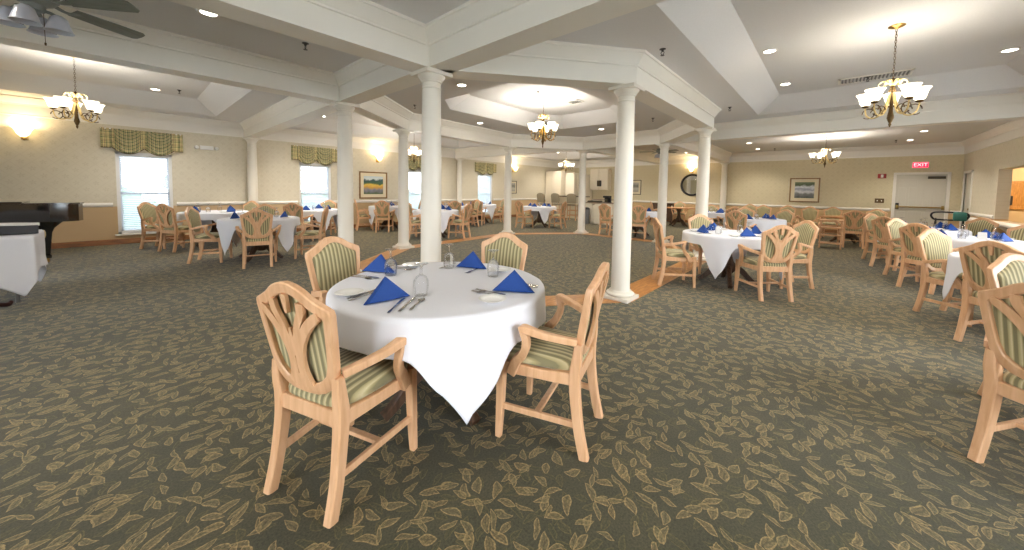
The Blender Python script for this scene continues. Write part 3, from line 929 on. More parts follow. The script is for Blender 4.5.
# ------------------------------------------------------------------ place settings
def make_napkin():
    root = empty('napkin')
    bm = bmesh.new(); n = 10
    def panel(P, Q, A, bulge, off):
        g = []
        for i in range(n+1):
            row = []
            for j in range(n+1):
                s, t = i/n, j/n
                p = Vector(P).lerp(Vector(Q), s).lerp(Vector(A), t)
                nr = (Vector(Q)-Vector(P)).cross(Vector(A)-Vector(P)).normalized()
                p = p+nr*(bulge*4*s*(1-s)*(1-t)+off*(1-t*.6))
                row.append(bm.verts.new(p))
            g.append(row)
        for i in range(n):
            for j in range(n): bm.faces.new((g[i][j], g[i+1][j], g[i+1][j+1], g[i][j+1]))
    panel((-.125, .0, .002), (.125, .0, .002), (0, -.034, .122), .012, 0)
    panel((.125, -.006, .002), (0, -.12, .002), (0, -.042, .122), .008, 0)
    panel((0, -.12, .002), (-.125, -.006, .002), (0, -.042, .122), .008, 0)
    o = newobj('front_fold', bm, MT['blue'], root, 70)
    md = o.modifiers.new('s', 'SOLIDIFY'); md.thickness = .004
    bm = bmesh.new()
    panel((-.118, .0, .002), (.118, .0, .002), (0, -.030, .112), -.004, -.008)
    o = newobj('inner_fold', bm, MT['blue'], root, 70)
    md = o.modifiers.new('s', 'SOLIDIFY'); md.thickness = .004
    return root
def make_goblet():
    root = empty('goblet')
    # turned upside down: rim on the cloth, foot in the air
    bm = bmesh.new()
    lathe(bm, [(.036, .001), (.039, .022), (.042, .056), (.040, .084), (.029, .106), (.013, .116), (.004, .117)], 20)
    newobj('bowl', bm, MT['glass'], root, 60)
    bm = bmesh.new()
    lathe(bm, [(.010, .1175), (.007, .127), (.007, .156), (.010, .167), (.032, .174), (.039, .177), (.039, .180), (.004, .181)], 20)
    newobj('foot', bm, MT['glass'], root, 60)
    return root
def make_plate(r=.075):
    bm = bmesh.new()
    lathe(bm, [(r*.55, .001), (r*.6, .004), (r*.97, .014), (r, .0155), (r*.97, .0165), (r*.62, .0075), (r*.55, .006), (.002, .006)], 36)
    return newobj('bread_plate', bm, MT['china'], None, 60)
def handle(bm, x0, x1):
    rings = []
    for x, w, z in ((x0, .006, .003), (x0+.02, .0075, .003), ((x0+x1)/2, .0045, .004), (x1, .0032, .0055)):
        rings.append([Vector((x, w, z-.0012)), Vector((x, -w, z-.0012)), Vector((x, -w, z+.0012)), Vector((x, w, z+.0012))])
    loft(bm, rings)
def make_fork():
    bm = bmesh.new(); handle(bm, -.10, .03)
    rings = [[Vector((x, w, z-.001)), Vector((x, -w, z-.001)), Vector((x, -w, z+.001)), Vector((x, w, z+.001))] for x, w, z in ((.028, .0032, .0055), (.04, .011, .005), (.055, .012, .003))]
    loft(bm, rings)
    for y in (-.0095, -.0032, .0032, .0095): box(bm, (.075, y, .0045), (.045, .0028, .0018), ry=R_(-4))
    return newobj('fork', bm, MT['steel'], None, 50)
def make_knife():
    bm = bmesh.new(); handle(bm, -.11, .01)
    loft(bm, [[Vector((x, a, .0035)), Vector((x, b, .0035)), Vector((x, b, .005)), Vector((x, a, .005))] for x, a, b in ((.008, .004, -.004), (.02, .008, -.005), (.09, .009, -.006), (.115, .004, -.006), (.12, -.003, -.006))])
    return newobj('knife', bm, MT['steel'], None, 50)
def make_spoon():
    bm = bmesh.new(); handle(bm, -.10, .03)
    rings = []
    for i in range(9):
        t = i/8; x = .028+.055*t; w = .003+.016*math.sin(PI*min(1, .1+.9*t)) if t < 1 else .003
        d = .006*math.sin(PI*t)
        rings.append([Vector((x, w, .006)), Vector((x, w*.5, .006-d)), Vector((x, -w*.5, .006-d)), Vector((x, -w, .006)), Vector((x, -w*.5, .0075-d)), Vector((x, w*.5, .0075-d))])
    loft(bm, rings)
    return newobj('spoon', bm, MT['steel'], None, 60)
def make_shaker():
    root = empty('salt_shaker')
    bm = bmesh.new(); lathe(bm, [(.018, 0), (.021, .01), (.019, .04), (.014, .055)], 14); newobj('jar', bm, MT['china'], root, 60)
    bm = bmesh.new(); lathe(bm, [(.0145, .055), (.0155, .062), (.012, .072), (.004, .076)], 14); newobj('cap', bm, MT['steel'], root, 60)
    return root
PROTO = {}
def put(kind, maker, x, y, z, deg, label, cat, group):
    if kind in PROTO: o = copy_tree(PROTO[kind])
    else: o = maker(); PROTO[kind] = o
    o.location = (x, y, z); o.rotation_euler = (0, 0, R_(deg)); tag(o, label, cat, group)
    return o
def viewpos(cx, cy, items):
    """near / far and left / right of a table as seen from the camera"""
    d = Vector((cx, cy)).normalized(); r = Vector((d.y, -d.x))
    sc = sorted(range(len(items)), key=lambda i: (items[i][0]-cx)*d.x+(items[i][1]-cy)*d.y)
    out = [''] * len(items); h = (len(items)+1)//2
    for nm, part in (('near', sc[:h]), ('far', sc[h:])):
        part = sorted(part, key=lambda i: (items[i][0]-cx)*r.x+(items[i][1]-cy)*r.y)
        if len(part) == 1: out[part[0]] = nm+' side'
        else:
            out[part[0]] = nm+' left side'; out[part[-1]] = nm+' right side'
    return out
def settings(cx, cy, angles, desc, r_nap=.42, r_gl=.24, cutlery=False, z=ZT_):
    items = [(cx+math.cos(R_(a)), cy+math.sin(R_(a))) for a in angles]
    vp = viewpos(cx, cy, items)
    for a, w in zip(angles, vp):
        c, s = math.cos(R_(a)), math.sin(R_(a))
        t = (-s, c)          # to the diner's right is -t when facing the centre
        put('napkin', make_napkin, cx+r_nap*c, cy+r_nap*s, z, a-90, 'blue pointed napkin on %s, %s' % (desc, w), 'napkin', 'blue folded napkins')
        put('goblet', make_goblet, cx+r_gl*c+.13*t[0], cy+r_gl*s+.13*t[1], z, a, 'upturned goblet on %s, %s' % (desc, w), 'goblet', 'upturned goblets')
        put('bread_plate', make_plate, cx+r_nap*c-.19*t[0], cy+r_nap*s-.19*t[1], z, a, 'white bread plate on %s, %s' % (desc, w), 'plate', 'bread plates')
        if cutlery:
            q = (r_nap+.03)
            for nm, mk, off in (('fork', make_fork, -.13), ('knife', make_knife, .135), ('spoon', make_spoon, .165)):
                put(nm, mk, cx+q*c+off*t[0], cy+q*s+off*t[1], z, a+180, 'steel %s on %s, %s' % (nm, desc, w), nm, 'cutlery on the tables')

# ---- near table
T1 = (1.345, 1.815)
round_table(*T1, 19, 0, 'round table under the near white cloth, dark carved pedestal', 'white cloth with a pointed corner hanging towards the viewer on the near table')
g = 'chairs around the near table'
chair(.455, 1.60, 19, 'striped armchair with its fretwork back to the viewer, at the near table, left front', g)
chair(1.695, .91, 107, 'striped armchair seen side on, right of the near table', g)
chair(1.06, 2.78, 285, 'striped armchair facing the viewer, behind the near table on the left, before the column', g)
chair(2.24, 2.12, 199, 'striped armchair facing the viewer, behind the near table right of the near column', g)
gn = 'blue folded napkins'
for x, y, a, lb in ((.915, 1.70, -96, 'large blue napkin on the near table before the fretwork-back chair'), (1.18, 2.33, -150, 'blue napkin on the near table, far left, left of a goblet'),
                    (1.735, 1.98, -155, 'blue napkin on the near table beside the near column'), (1.50, 1.34, -146, 'large blue napkin on the near table by the chair seen side on')):
    put('napkin', make_napkin, x, y, ZT_, a-90, lb, 'napkin', gn)
gn = 'upturned goblets'
for x, y, lb in ((1.09, 1.66, 'upturned goblet at the centre front of the near table'), (1.20, 2.19, 'upturned goblet right of the far left napkin on the near table'),
                 (1.62, 2.10, 'upturned goblet before the foot of the near column'), (1.68, 1.69, 'upturned goblet before the right rear chair at the near table')):
    put('goblet', make_goblet, x, y, ZT_, 0, lb, 'goblet', gn)
gn = 'bread plates'
for x, y, lb in ((.82, 1.95, 'white bread plate at the left rim of the near table'), (1.30, 1.31, 'white bread plate at the front right rim of the near table'),
                 (1.83, 1.76, 'white bread plate before the right rear chair at the near table'), (1.46, 2.34, 'white bread plate at the back rim of the near table')):
    put('bread_plate', make_plate, x, y, ZT_, 0, lb, 'plate', gn)
gn = 'cutlery on the near table'
for k, mk, x, y, a, lb in (
    ('knife', make_knife, .905, 1.595, 40, 'knife right of the large napkin on the near table'), ('knife', make_knife, .955, 1.575, 38, 'second knife right of the large napkin on the near table'),
    ('spoon', make_spoon, .995, 1.545, 36, 'spoon right of the large napkin on the near table, nearest the rim'),
    ('fork', make_fork, .875, 1.90, 14, 'fork left of the large napkin beside the rim plate'), ('fork', make_fork, .865, 1.86, 14, 'fork between the rim plate and the large napkin'),
    ('fork', make_fork, 1.40, 1.43, 105, 'fork left of the napkin by the side-on chair'), ('fork', make_fork, 1.365, 1.425, 105, 'second fork left of the napkin by the side-on chair'),
    ('knife', make_knife, 1.64, 1.40, 105, 'knife right of the napkin by the side-on chair'), ('spoon', make_spoon, 1.675, 1.41, 105, 'spoon right of the napkin by the side-on chair'),
    ('knife', make_knife, 1.06, 2.27, -70, 'knife left of the far left napkin on the near table'), ('spoon', make_spoon, 1.03, 2.25, -70, 'spoon left of the far left napkin on the near table'),
    ('fork', make_fork, 1.34, 2.30, -70, 'fork right of the far left napkin on the near table'), ('fork', make_fork, 1.38, 2.31, -70, 'second fork right of the far left napkin on the near table'),
    ('fork', make_fork, 1.68, 1.90, 200, 'fork before the napkin beside the near column'), ('knife', make_knife, 1.66, 2.16, 200, 'knife behind the goblet by the near column')):
    put(k, mk, x, y, ZT_, a, lb, k, gn)

# ---- the other round tables: (centre, cloth rotation, cloth, description, chairs)
def tset(cx, cy, crot, which, desc, angs, cutlery=False):
    crot = angs[0]; which = 1+which if 'right row' not in desc else 4
    round_table(cx, cy, crot, which, 'round table under the cloth of %s' % desc, 'white tablecloth on %s' % desc)
    settings(cx, cy, angs, desc, cutlery=cutlery)
D2 = 'the round table right of the front columns'
tset(6.07, 1.11, 40, 1, D2, (133, 43, 223, -49), True)
g = 'chairs around the table right of the front columns'
chair(5.36, 1.84, -56, 'striped armchair seen side on at the column end of the table right of the columns', g)
chair(6.84, 1.66, 221, 'striped armchair facing the viewer behind the table right of the columns', g)
chair(5.51, .49, 41, 'armchair with open fretwork back to the viewer, front of the table right of the columns', g)
chair(6.69, .31, 131, 'armchair with pale striped front, right end of the table right of the columns', g)

D3 = 'the table by the window near the piano'
tset(1.35, 10.26, 60, 2, D3, (145, 35, 211, -55))
g = 'chairs at the table by the piano window'
chair(.36, 10.66, -40, 'armchair facing right, outermost by the window near the piano', g)
chair(.58, 9.80, 31, 'fretwork-back armchair standing before the piano window', g)
chair(2.08, 10.78, 215, 'armchair facing the viewer behind two napkins, left of the first wall column', g)

D4 = 'the left round table before the first wall column'
tset(1.68, 7.82, 28, 0, D4, (70, 160, 250, -20))
g = 'chairs at the round table before the first wall column'
chair(.84, 8.2, -27, 'armchair facing right at the left end of the table before the wall column', g)
chair(1.455, 6.98, 73, 'fretwork-back armchair nearest the viewer at the table before the wall column', g)
chair(2.56, 7.32, 150, 'armchair facing left at the right end of the table before the wall column', g)
chair(1.95, 8.72, 253, 'armchair half hidden behind the table before the wall column', g)

D5 = 'the table before the second window'
tset(3.3, 10.05, 20, 1, D5, (50, 140, 230, -40))
g = 'chairs at the table before the second window'
chair(2.67, 9.32, 48, 'fretwork-back armchair just left of the second window', g)
chair(3.95, 10.8, 230, 'armchair facing the viewer against the second window', g)

D6 = 'the table under the landscape picture'
tset(5.83, 10.75, 10, 2, D6, (50, 140, 230, -40))
g = 'chairs at the table under the landscape picture'
chair(5.25, 10.06, 50, 'fretwork-back armchair under the landscape picture', g)
chair(4.95, 11.05, -20, 'armchair seen side on, left below the landscape picture', g)
chair(6.62, 10.28, 147, 'armchair right of the table under the landscape picture, partly behind a column', g)

D7 = 'the table seen beside the near column'
tset(5.87, 8.2, 45, 0, D7, (25, 115, 205, 295))
g = 'chairs at the table beside the near column'
chair(5.0, 8.28, -3, 'armchair facing right, seen between the two columns left of the near table', g)
chair(6.27, 7.40, 115, 'fretwork-back armchair turned away, just right of the near column', g)
chair(5.52, 9.05, 292, 'armchair facing the viewer before the third window', g)

D8 = 'the far table left of the last wall column'
tset(7.7, 9.85, 30, 1, D8, (60, 150, 240, -30))
g = 'chairs at the table left of the last wall column'
chair(7.2, 9.05, 58, 'fretwork-back armchair behind the one turned away by the near column', g)
chair(8.55, 9.55, 160, 'armchair facing left, right end of the table left of the last wall column', g)

D9 = 'the far table before the last window'
tset(9.55, 10.35, 15, 2, D9, (45, 135, 225, -45))
g = 'chairs at the table before the last window'
chair(8.85, 9.78, 40, 'armchair before the last window, back to the viewer', g)
chair(10.32, 9.95, 152, 'fretwork-back armchair right of the last window', g)

D10 = 'the table before the yellow wall'
tset(10.32, 7.98, 10, 0, D10, (10, 100, 190, -80))
g = 'chairs at the table before the yellow wall'
chair(9.42, 8.14, -10, 'fretwork armchair left of the table before the yellow wall', g)
chair(10.5, 7.08, 101, 'fretwork armchair turned away at the right of the table before the yellow wall', g)

D11 = 'the table behind the second column'
tset(10.6, 4.42, 30, 1, D11, (45, 135, 225, -45))
g = 'chairs at the table behind the second column'
chair(9.95, 5.12, -8, 'armchair with plain side view between the kitchenette column and the second column', g)
chair(9.76, 4.02, 22, 'fretwork-back armchair just right of the second column', g)

D12 = 'the far table behind the columns table'
tset(10.15, 1.35, 20, 2, D12, (80, 170, 260, -30))
g = 'chairs at the far table behind the columns table'
chair(9.27, 1.55, -8, 'fretwork-back armchair directly behind the table right of the columns', g)
chair(10.98, .86, 149, 'armchair facing left, its pale edge standing out, behind the columns table', g)
chair(11.5, 1.72, 200, 'brown fretwork armchair beside two blue napkins, far right behind the columns table', g)

D13 = 'the far table beside the exit wall column'
tset(12.3, 2.5, 40, 0, D13, (100, 190, 280, 10))
g = 'chairs at the far table beside the exit wall column'
chair(11.62, 2.05, 33, 'dark fretwork armchair low in front of the exit wall column', g)
chair(13.05, 2.9, 205, 'armchair facing the viewer close to the exit wall column', g)

# spare chairs lined up before the exit wall
g = 'chairs along the exit wall'
for u, v, a, lb in ((15.2, 2.16, 185, 'far armchair third to the left of the exit wall picture, facing the viewer'), (14.4, 1.66, 190, 'far armchair left below the exit wall picture, facing the viewer'),
                    (14.9, 1.06, 182, 'far armchair under the left edge of the exit wall picture'), (14.6, .48, 180, 'far armchair under the exit wall picture'),
                    (14.9, -.06, 178, 'far armchair right below the exit wall picture, behind the tray stand')):
    chair(u, v, a, lb, g)
# serving tray stand
root = empty('tray_stand', (12.0, -.03, 0)); tag(root, 'narrow wooden stand with four shelves before the exit wall', 'stand')
for x in (-.14, .14):
    for y in (-.2, .2):
        bm = bmesh.new(); bbox(bm, (x-.015, y-.015, 0), (x+.015, y+.015, .70)); newobj('post', bm, MT['chair'], root)
for z in (.12, .32, .51, .70):
    bm = bmesh.new(); bbox(bm, (-.17, -.225, z), (.17, .225, z+.025), .004); newobj('shelf', bm, MT['chair'], root)

# bare wooden tables
round_table(13.45, -.38, 0, 0, 'bare round wooden table before the exit door', None)
g = 'chairs at the bare table before the exit door'
chair(12.5, -.46, 8, 'fretwork-back armchair left of the exit door', g)
chair(14.3, -.95, 155, 'armchair facing the viewer just left of the exit door frame', g)
round_table(14.95, 4.5, 10, 0, 'bare round wooden table below the round mirror', None)
g = 'chairs at the bare table below the mirror'
chair(14.55, 5.38, -62, 'armchair left of the bare table below the mirror', g)
chair(14.8, 3.62, 98, 'armchair in side view right of the bare table below the mirror', g)
chair(15.85, 4.75, 195, 'armchair facing the viewer behind the bare table below the mirror', g)
for i, (x, y) in enumerate(((14.7, 4.7), (14.85, 4.35))):
    put('salt_shaker', make_shaker, x, y, .75, 0, 'small white shaker on the bare table below the mirror, %s' % ('left one' if i == 0 else 'right one'), 'shaker', 'shakers on the bare table')

# ---- round tables in a row along the right wall
ROW = [(10.08, -1.30, 'the right row table farthest along'), (8.25, -1.46, 'the right row table third from the viewer'), (5.76, -1.51, 'the right row table second from the viewer'), (3.44, -1.42, 'the right row table nearest the viewer')]
for i, (x, y, ds) in enumerate(ROW):
    tset(x, y, 0, i % 3, ds, (49, 139, 229, 319))
g = 'chairs at the tables along the right wall'
for u, v, a, lb in (
    (10.68, -.68, 229, 'striped-front armchair by the aisle, far side of the farthest right row table'),
    (9.40, -.76, -41, 'fretwork-back armchair by the aisle, near side of the farthest right row table'),
    (8.84, -.86, 229, 'striped-front armchair by the aisle, far side of the third right row table'),
    (7.57, -.94, -41, 'fretwork-back armchair by the aisle, near side of the third right row table'),
    (6.36, -.92, 229, 'striped-front armchair by the aisle, far side of the second right row table'),
    (5.09, -1.08, -41, 'fretwork-back armchair by the aisle, near side of the second right row table'),
    (4.03, -.96, 226, 'pale striped-front armchair, far side of the nearest right row table'),
    (2.77, -.75, -41, 'nearest fretwork-back armchair at the right picture edge'),
    (10.73, -2.1, 135, 'dark armchair by the wall, far side of the farthest right row table'),
    (8.98, -2.2, 139, 'striped armchair by the wall, far side of the third right row table'),
    (7.52, -2.2, 49, 'armchair by the wall, near side of the third right row table'),
    (6.44, -2.24, 139, 'armchair by the wall, far side of the second right row table')):
    chair(u, v, a, lb, g)
def card(x, y, z, rz, label):
    root = empty('menu_card', (x, y, z), R_(rz)); tag(root, label, 'card', 'folded white cards')
    for s in (1, -1):
        bm = bmesh.new(); box(bm, (s*.016, 0, .048), (.002, .08, .10), ry=R_(-s*18)); newobj('card_leaf', bm, MT['paper'], root)
card(8.2, -1.62, ZT_, 0, 'folded white card standing on the right row table third from the viewer')
card(5.98, 1.22, ZT_, 20, 'folded white card on the round table right of the front columns')
put('salt_shaker', make_shaker, 6.25, .98, ZT_, 0, 'white shaker at the middle of the columns table, left one', 'shaker', 'shakers on the columns table')
put('salt_shaker', make_shaker, 6.3, .90, ZT_, 0, 'white shaker at the middle of the columns table, right one', 'shaker', 'shakers on the columns table')

# ------------------------------------------------------------------ chandeliers
def point(name, loc, power, col, r, parent=None):
    ld = bpy.data.lights.new(name, 'POINT'); ld.energy = power; ld.color = col; ld.shadow_soft_size = r
    o = bpy.data.objects.new(name, ld); COL.objects.link(o); o.location = loc
    if parent is not None: o.parent = parent
    return o
WARM = (1.0, .93, .83)
def chandelier(label, loc, drop, power, R=.225, hs=1.0, narm=5, metal='armcream'):
    root = empty('chandelier', loc); tag(root, label, 'chandelier', 'chandeliers')
    G = MT[metal]; BZ = MT['bronze']
    bm = bmesh.new(); lathe(bm, [(.07, 0), (.072, -.008), (.055, -.02), (.02, -.03), (.008, -.04)], 20); newobj('canopy', bm, MT['brass'], root, 40)
    # chain of alternating links
    bm = bmesh.new(); z = -.035; k = 0
    while z > -drop+.02:
        pts = []
        for i in range(9):
            a = 2*PI*i/8; w, h = .009*math.cos(a), .02*math.sin(a)
            pts.append((w, 0, z-.018+h) if k % 2 else (0, w, z-.018+h))
        tube(bm, pts, .0025, 5, 1, False); z -= .031; k += 1
    newobj('chain', bm, BZ, root, 60)
    def Z(q): return -drop-q*hs
    bm = bmesh.new()
    lathe(bm, [(.006, Z(-.02)), (.02, Z(0)), (.028, Z(.03)), (.016, Z(.06)), (.022, Z(.10)), (.035, Z(.13)), (.02, Z(.17)), (.016, Z(.30)), (.02, Z(.37)), (.028, Z(.41)), (.031, Z(.435)), (.02, Z(.47)), (.010, Z(.495)), (.014, Z(.51)), (.004, Z(.54))], 16)
    newobj('stem', bm, BZ, root, 50)
    bm = bmesh.new()
    for i in range(6):
        a = i*PI/3; c, s = math.cos(a), math.sin(a)
        bar(bm, [(.012*c, .012*s, Z(.07)), (.05*c, .05*s, Z(.015)), (.095*c, .095*s, Z(.02)), (.115*c, .115*s, Z(.055)), (.098*c, .098*s, Z(.075))], [.012, .014, .012, .008, .004], .005, (0, 0, 1), 4)
    newobj('leaf_crown', bm, G, root, 50)
    for i in range(narm):
        a = 2*PI*(i+.35)/narm; c, s = math.cos(a), math.sin(a)
        P = lambda r, q: (r*R*c, r*R*s, Z(q))
        bm = bmesh.new()
        tube(bm, [P(.06, .10), P(.10, .17), P(.20, .28), (.40*R*c, .40*R*s, Z(.385)), P(.70, .415), P(.93, .375), P(1.0, .30), P(1.0, .27)], [.010, .011, .010, .009, .009, .008, .008, .008], 8, 5)
        # scroll ring under the cup
        bm2 = bmesh.new()
        cr, cq = .86*R, .355
        tube(bm2, [((cr+.058*math.cos(t))*c, (cr+.058*math.cos(t))*s, Z(cq)+.058*math.sin(t)) for t in [j*2*PI/16 for j in range(15)]], .006, 6, 1, False)
        tube(bm2, [((.55*R+.05*math.cos(t))*c, (.55*R+.05*math.cos(t))*s, Z(.35)+.045*math.sin(t)) for t in [j*2*PI/16 for j in range(13)]], .006, 6, 1, False)
        sc_ = newobj('scroll', bm2, BZ, None, 60); ar = newobj('arm', bm, G, root, 60); sc_.parent = ar
        bm = bmesh.new(); ctr = (R*c, R*s, Z(.275))
        lathe(bm, [(.006, -.01), (.03, 0), (.036, .012), (.02, .022), (.018, .03)], 14, ctr); newobj('cup', bm, BZ, ar, 50)
        bm = bmesh.new()
        prof = [(.030, .018), (.046, .034), (.054, .06), (.060, .088), (.070, .114), (.088, .138)]
        outer = [(r, z*1.1) for r, z in prof]; inner = [(r-.004, z*1.1) for r, z in reversed(prof)]
        lathe(bm, outer+inner+[(.01, .024)], 20, ctr); newobj('glass_shade', bm, MT['shade'], ar, 60)
        if power: point('bulb', (R*c, R*s, Z(.275)+.17), power/narm, WARM, .05, ar)
    return root
PW = 20
chandelier('large brass chandelier with five frosted bell shades hanging at the right front', (5.95, -.46, ZT), .60, PW*.8).rotation_euler = (0, 0, R_(-30))
chandelier('brass chandelier hanging before the window wall at the left', (-.46, 8.6, ZT), .56, PW)
chandelier('golden chandelier hanging in the middle of the octagonal beam', (5.95, 4.55, ZT), .34, PW*3, .25, 1.3, 6, 'gold')
chandelier('far chandelier above the chairs before the exit wall', (13.4, .18, ZC), .34, PW*2.6, .28)
chandelier('far chandelier before the white kitchenette cabinets', (13.07, 8.69, ZT), .62, PW*5, .30)
chandelier('added brass chandelier above the viewer, out of view, lighting the near ceiling', (-.98, .27, ZT), .60, PW)  # out of view, added to light the near ceiling
chandelier('far chandelier half hidden beside the near column, before a plaid valance', (5.95, 9.45, ZT), .66, PW*2.6)

# ---- wall sconces
def sconce(label, loc, rz, power):
    root = empty('wall_sconce', loc, R_(rz)); tag(root, label, 'sconce', 'wall sconces')
    bm = bmesh.new(); box(bm, (0, -.012, -.06), (.09, .02, .15), bev=.006); lathe(bm, [(.004, -.15), (.014, -.14), (.018, -.125), (.010, -.11), (.028, -.10), (.03, -.09)], 12, (0, -.10, 0))
    bar(bm, [(0, -.01, -.06), (0, -.06, -.11), (0, -.10, -.10)], .008, .008); newobj('bracket', bm, MT['brass'], root, 50)
    bm = bmesh.new(); p = [(.03, -.09), (.06, -.06), (.085, -.02), (.10, .03), (.125, .075), (.15, .10)]
    lathe(bm, p+[(r-.005, z) for r, z in reversed(p)], 24, (0, -.17, 0)); o = newobj('glass_shade', bm, MT['sconce'], root, 60)
    if power: point('bulb', (0, -.17, .10), power, (1.0, .78, .48), .06, root)
SP = 9
sconce('lit glass wall sconce above the piano', (-1.28, V1, 2.31), 0, SP)
sconce('lit glass wall sconce above the landscape picture', (5.92, V1, 2.36), 0, SP)
sconce('lit glass wall sconce on the yellow wall, half behind a column', (12.95, V1, 2.36), 0, SP*1.5)
sconce('lit glass wall sconce above the round mirror', (U1, 4.62, 2.36), -90, SP*1.5)

# ---- recessed downlights, sprinklers, vents
def downlight(x, y, z, label, power, first=[None]):
    if first[0] is None:
        root = empty('downlight')
        bm = bmesh.new(); p = [(.062, -.001), (.085, -.001), (.09, -.006), (.085, -.010), (.066, -.008)]
        loft(bm, [[Vector((r*math.cos(2*PI*j/24), r*math.sin(2*PI*j/24), zz)) for r, zz in p] for j in range(24)], closed=True); newobj('trim_ring', bm, MT['white'], root, 50)
        bm = bmesh.new(); lathe(bm, [(.066, -.004), (.04, -.007), (.002, -.008)], 24); newobj('lens', bm, MT['can'], root, 50)
        first[0] = root
    else: root = copy_tree(first[0])
    root.location = (x, y, z); tag(root, label, 'downlight', 'recessed downlights')
    if power:
        ld = bpy.data.lights.new('downlight_beam', 'SPOT'); ld.energy = power; ld.color = (1.0, .93, .82); ld.spot_size = R_(125); ld.spot_blend = .8; ld.shadow_soft_size = .07
        lo = bpy.data.objects.new('downlight_beam', ld); COL.objects.link(lo); lo.location = (x, y, z-.03)
DP = 62
for x, y, z, lb in (
    (.59, 4.5, ZC, 'lit downlight in the grey ceiling beyond the fan blade'), (.48, 10.3, ZT, 'lit downlight in the tray ceiling right of the left chandelier'), (3.65, 4.43, ZC, 'lit downlight right of the near column capital'),
    (6.01, 6.57, ZC, 'lit downlight left of the golden chandelier'), (8.56, 4.61, ZC, 'lit downlight right of the golden chandelier'), (2.68, 10.0, ZC, 'lit downlight beside the second window valance'),
    (7.85, .69, ZT, 'lit downlight at the far end of the right tray ceiling'), (5.92, .71, ZT, 'lit downlight left of the large chandelier canopy'), (7.84, -1.64, ZT, 'lit downlight right of the large chandelier'),
    (12.97, 3.85, ZC, 'lit downlight above the far ceiling fan'), (13.77, 2.07, ZC, 'lit downlight in the far ceiling, nearer of the left pair'), (15.79, 2.09, ZC, 'lit downlight in the far ceiling, farther of the left pair'),
    (13.64, -1.66, ZC, 'lit downlight in the far ceiling, nearer of the pair above the exit'), (15.6, -1.64, ZC, 'lit downlight in the far ceiling, farther of the pair above the exit'),
    (4.0, .70, ZT, 'added downlight in the right tray ceiling, hidden by the beam'), (4.0, -1.64, ZT, 'added downlight in the right tray ceiling beyond the picture edge'), (5.92, -1.64, ZT, 'downlight beside the large chandelier, outer row'),  # the near pair in this tray is unseen, added for lighting
    (6.0, 2.55, ZC, 'downlight behind the octagonal beam'), (-1.0, 4.5, ZC, 'downlight beside the ceiling fan'),
    (10.9, 6.9, ZT, 'added downlight in the kitchenette tray ceiling, near corner'), (14.9, 6.9, ZT, 'added downlight in the kitchenette tray ceiling, right far corner'), (10.9, 10.4, ZT, 'added downlight in the kitchenette tray ceiling, left near corner'), (14.9, 10.4, ZT, 'added downlight in the kitchenette tray ceiling, far corner'),  # kitchenette tray lights added to brighten the dim far end
    (3.7, 8.5, ZT, 'added downlight in the window side tray ceiling, near left'), (8.3, 8.5, ZT, 'added downlight in the window side tray ceiling, near right'), (3.7, 10.4, ZT, 'added downlight in the window side tray ceiling, by the second window'), (8.3, 10.4, ZT, 'added downlight in the window side tray ceiling, by the third window'),  # window side tray lights likewise added to lift the far area
    (11.2, 2.1, ZC, 'added downlight hidden behind the far header beam, left'), (11.2, -1.66, ZC, 'added downlight hidden behind the far header beam, right'), (15.6, 4.5, ZC, 'added downlight before the round mirror'),  # added behind the header and before the mirror for more far light
    (.6, 1.6, ZT, 'added downlight above the near table'), (-1.4, 1.6, ZT, 'added downlight above the viewer, left'), (.6, -1.2, ZT, 'added downlight above the viewer, right')):  # out of view, added to light the area around the viewer
    downlight(x, y, z, lb, DP*(.45 if x < 3 and y < 3 else 2.1 if x > 9.8 and y > 3 else 1.5 if x > 9.8 or y > 7 else 1.0))
def sprinkler(x, y, z, label, first=[None]):
    if first[0] is None:
        root = empty('ceiling_sprinkler')
        bm = bmesh.new(); lathe(bm, [(.035, -.001), (.036, -.006), (.016, -.012), (.012, -.03), (.008, -.032)], 14); newobj('escutcheon', bm, MT['sprink'], root, 50)
        bm = bmesh.new()
        for s in (1, -1): tube(bm, [(0, s*.006, -.03), (0, s*.018, -.045), (0, s*.004, -.07)], .004, 6)
        lathe(bm, [(.004, -.07), (.022, -.072), (.022, -.076), (.003, -.078)], 12); newobj('deflector', bm, MT['sprink'], root, 50)
        first[0] = root
    else: root = copy_tree(first[0])
    root.location = (x, y, z); tag(root, label, 'sprinkler', 'ceiling sprinklers')
for x, y, z, lb in ((1.45, 4.57, ZC, 'sprinkler head on the grey ceiling near the beam corner'), (.81, 9.98, ZT, 'sprinkler head in the left tray ceiling'), (3.92, 6.2, ZC, 'sprinkler head left of the near column capital'),
                    (4.22, 1.52, ZC, 'large sprinkler head above the bend of the octagonal beam'), (7.85, 1.52, ZC, 'sprinkler head beside the corner of the right tray'), (7.98, 3.03, ZC, 'sprinkler head right of the second column'),
                    (15.38, -1.34, ZC, 'far sprinkler head above the exit sign'), (15.92, 1.6, ZC, 'far sprinkler head beside the left pair of downlights'), (5.5, 4.35, ZT, 'sprinkler head beside the golden chandelier'), (8.2, -.35, ZT, 'sprinkler head in front of the ceiling grille')):
    sprinkler(x, y, z, lb)
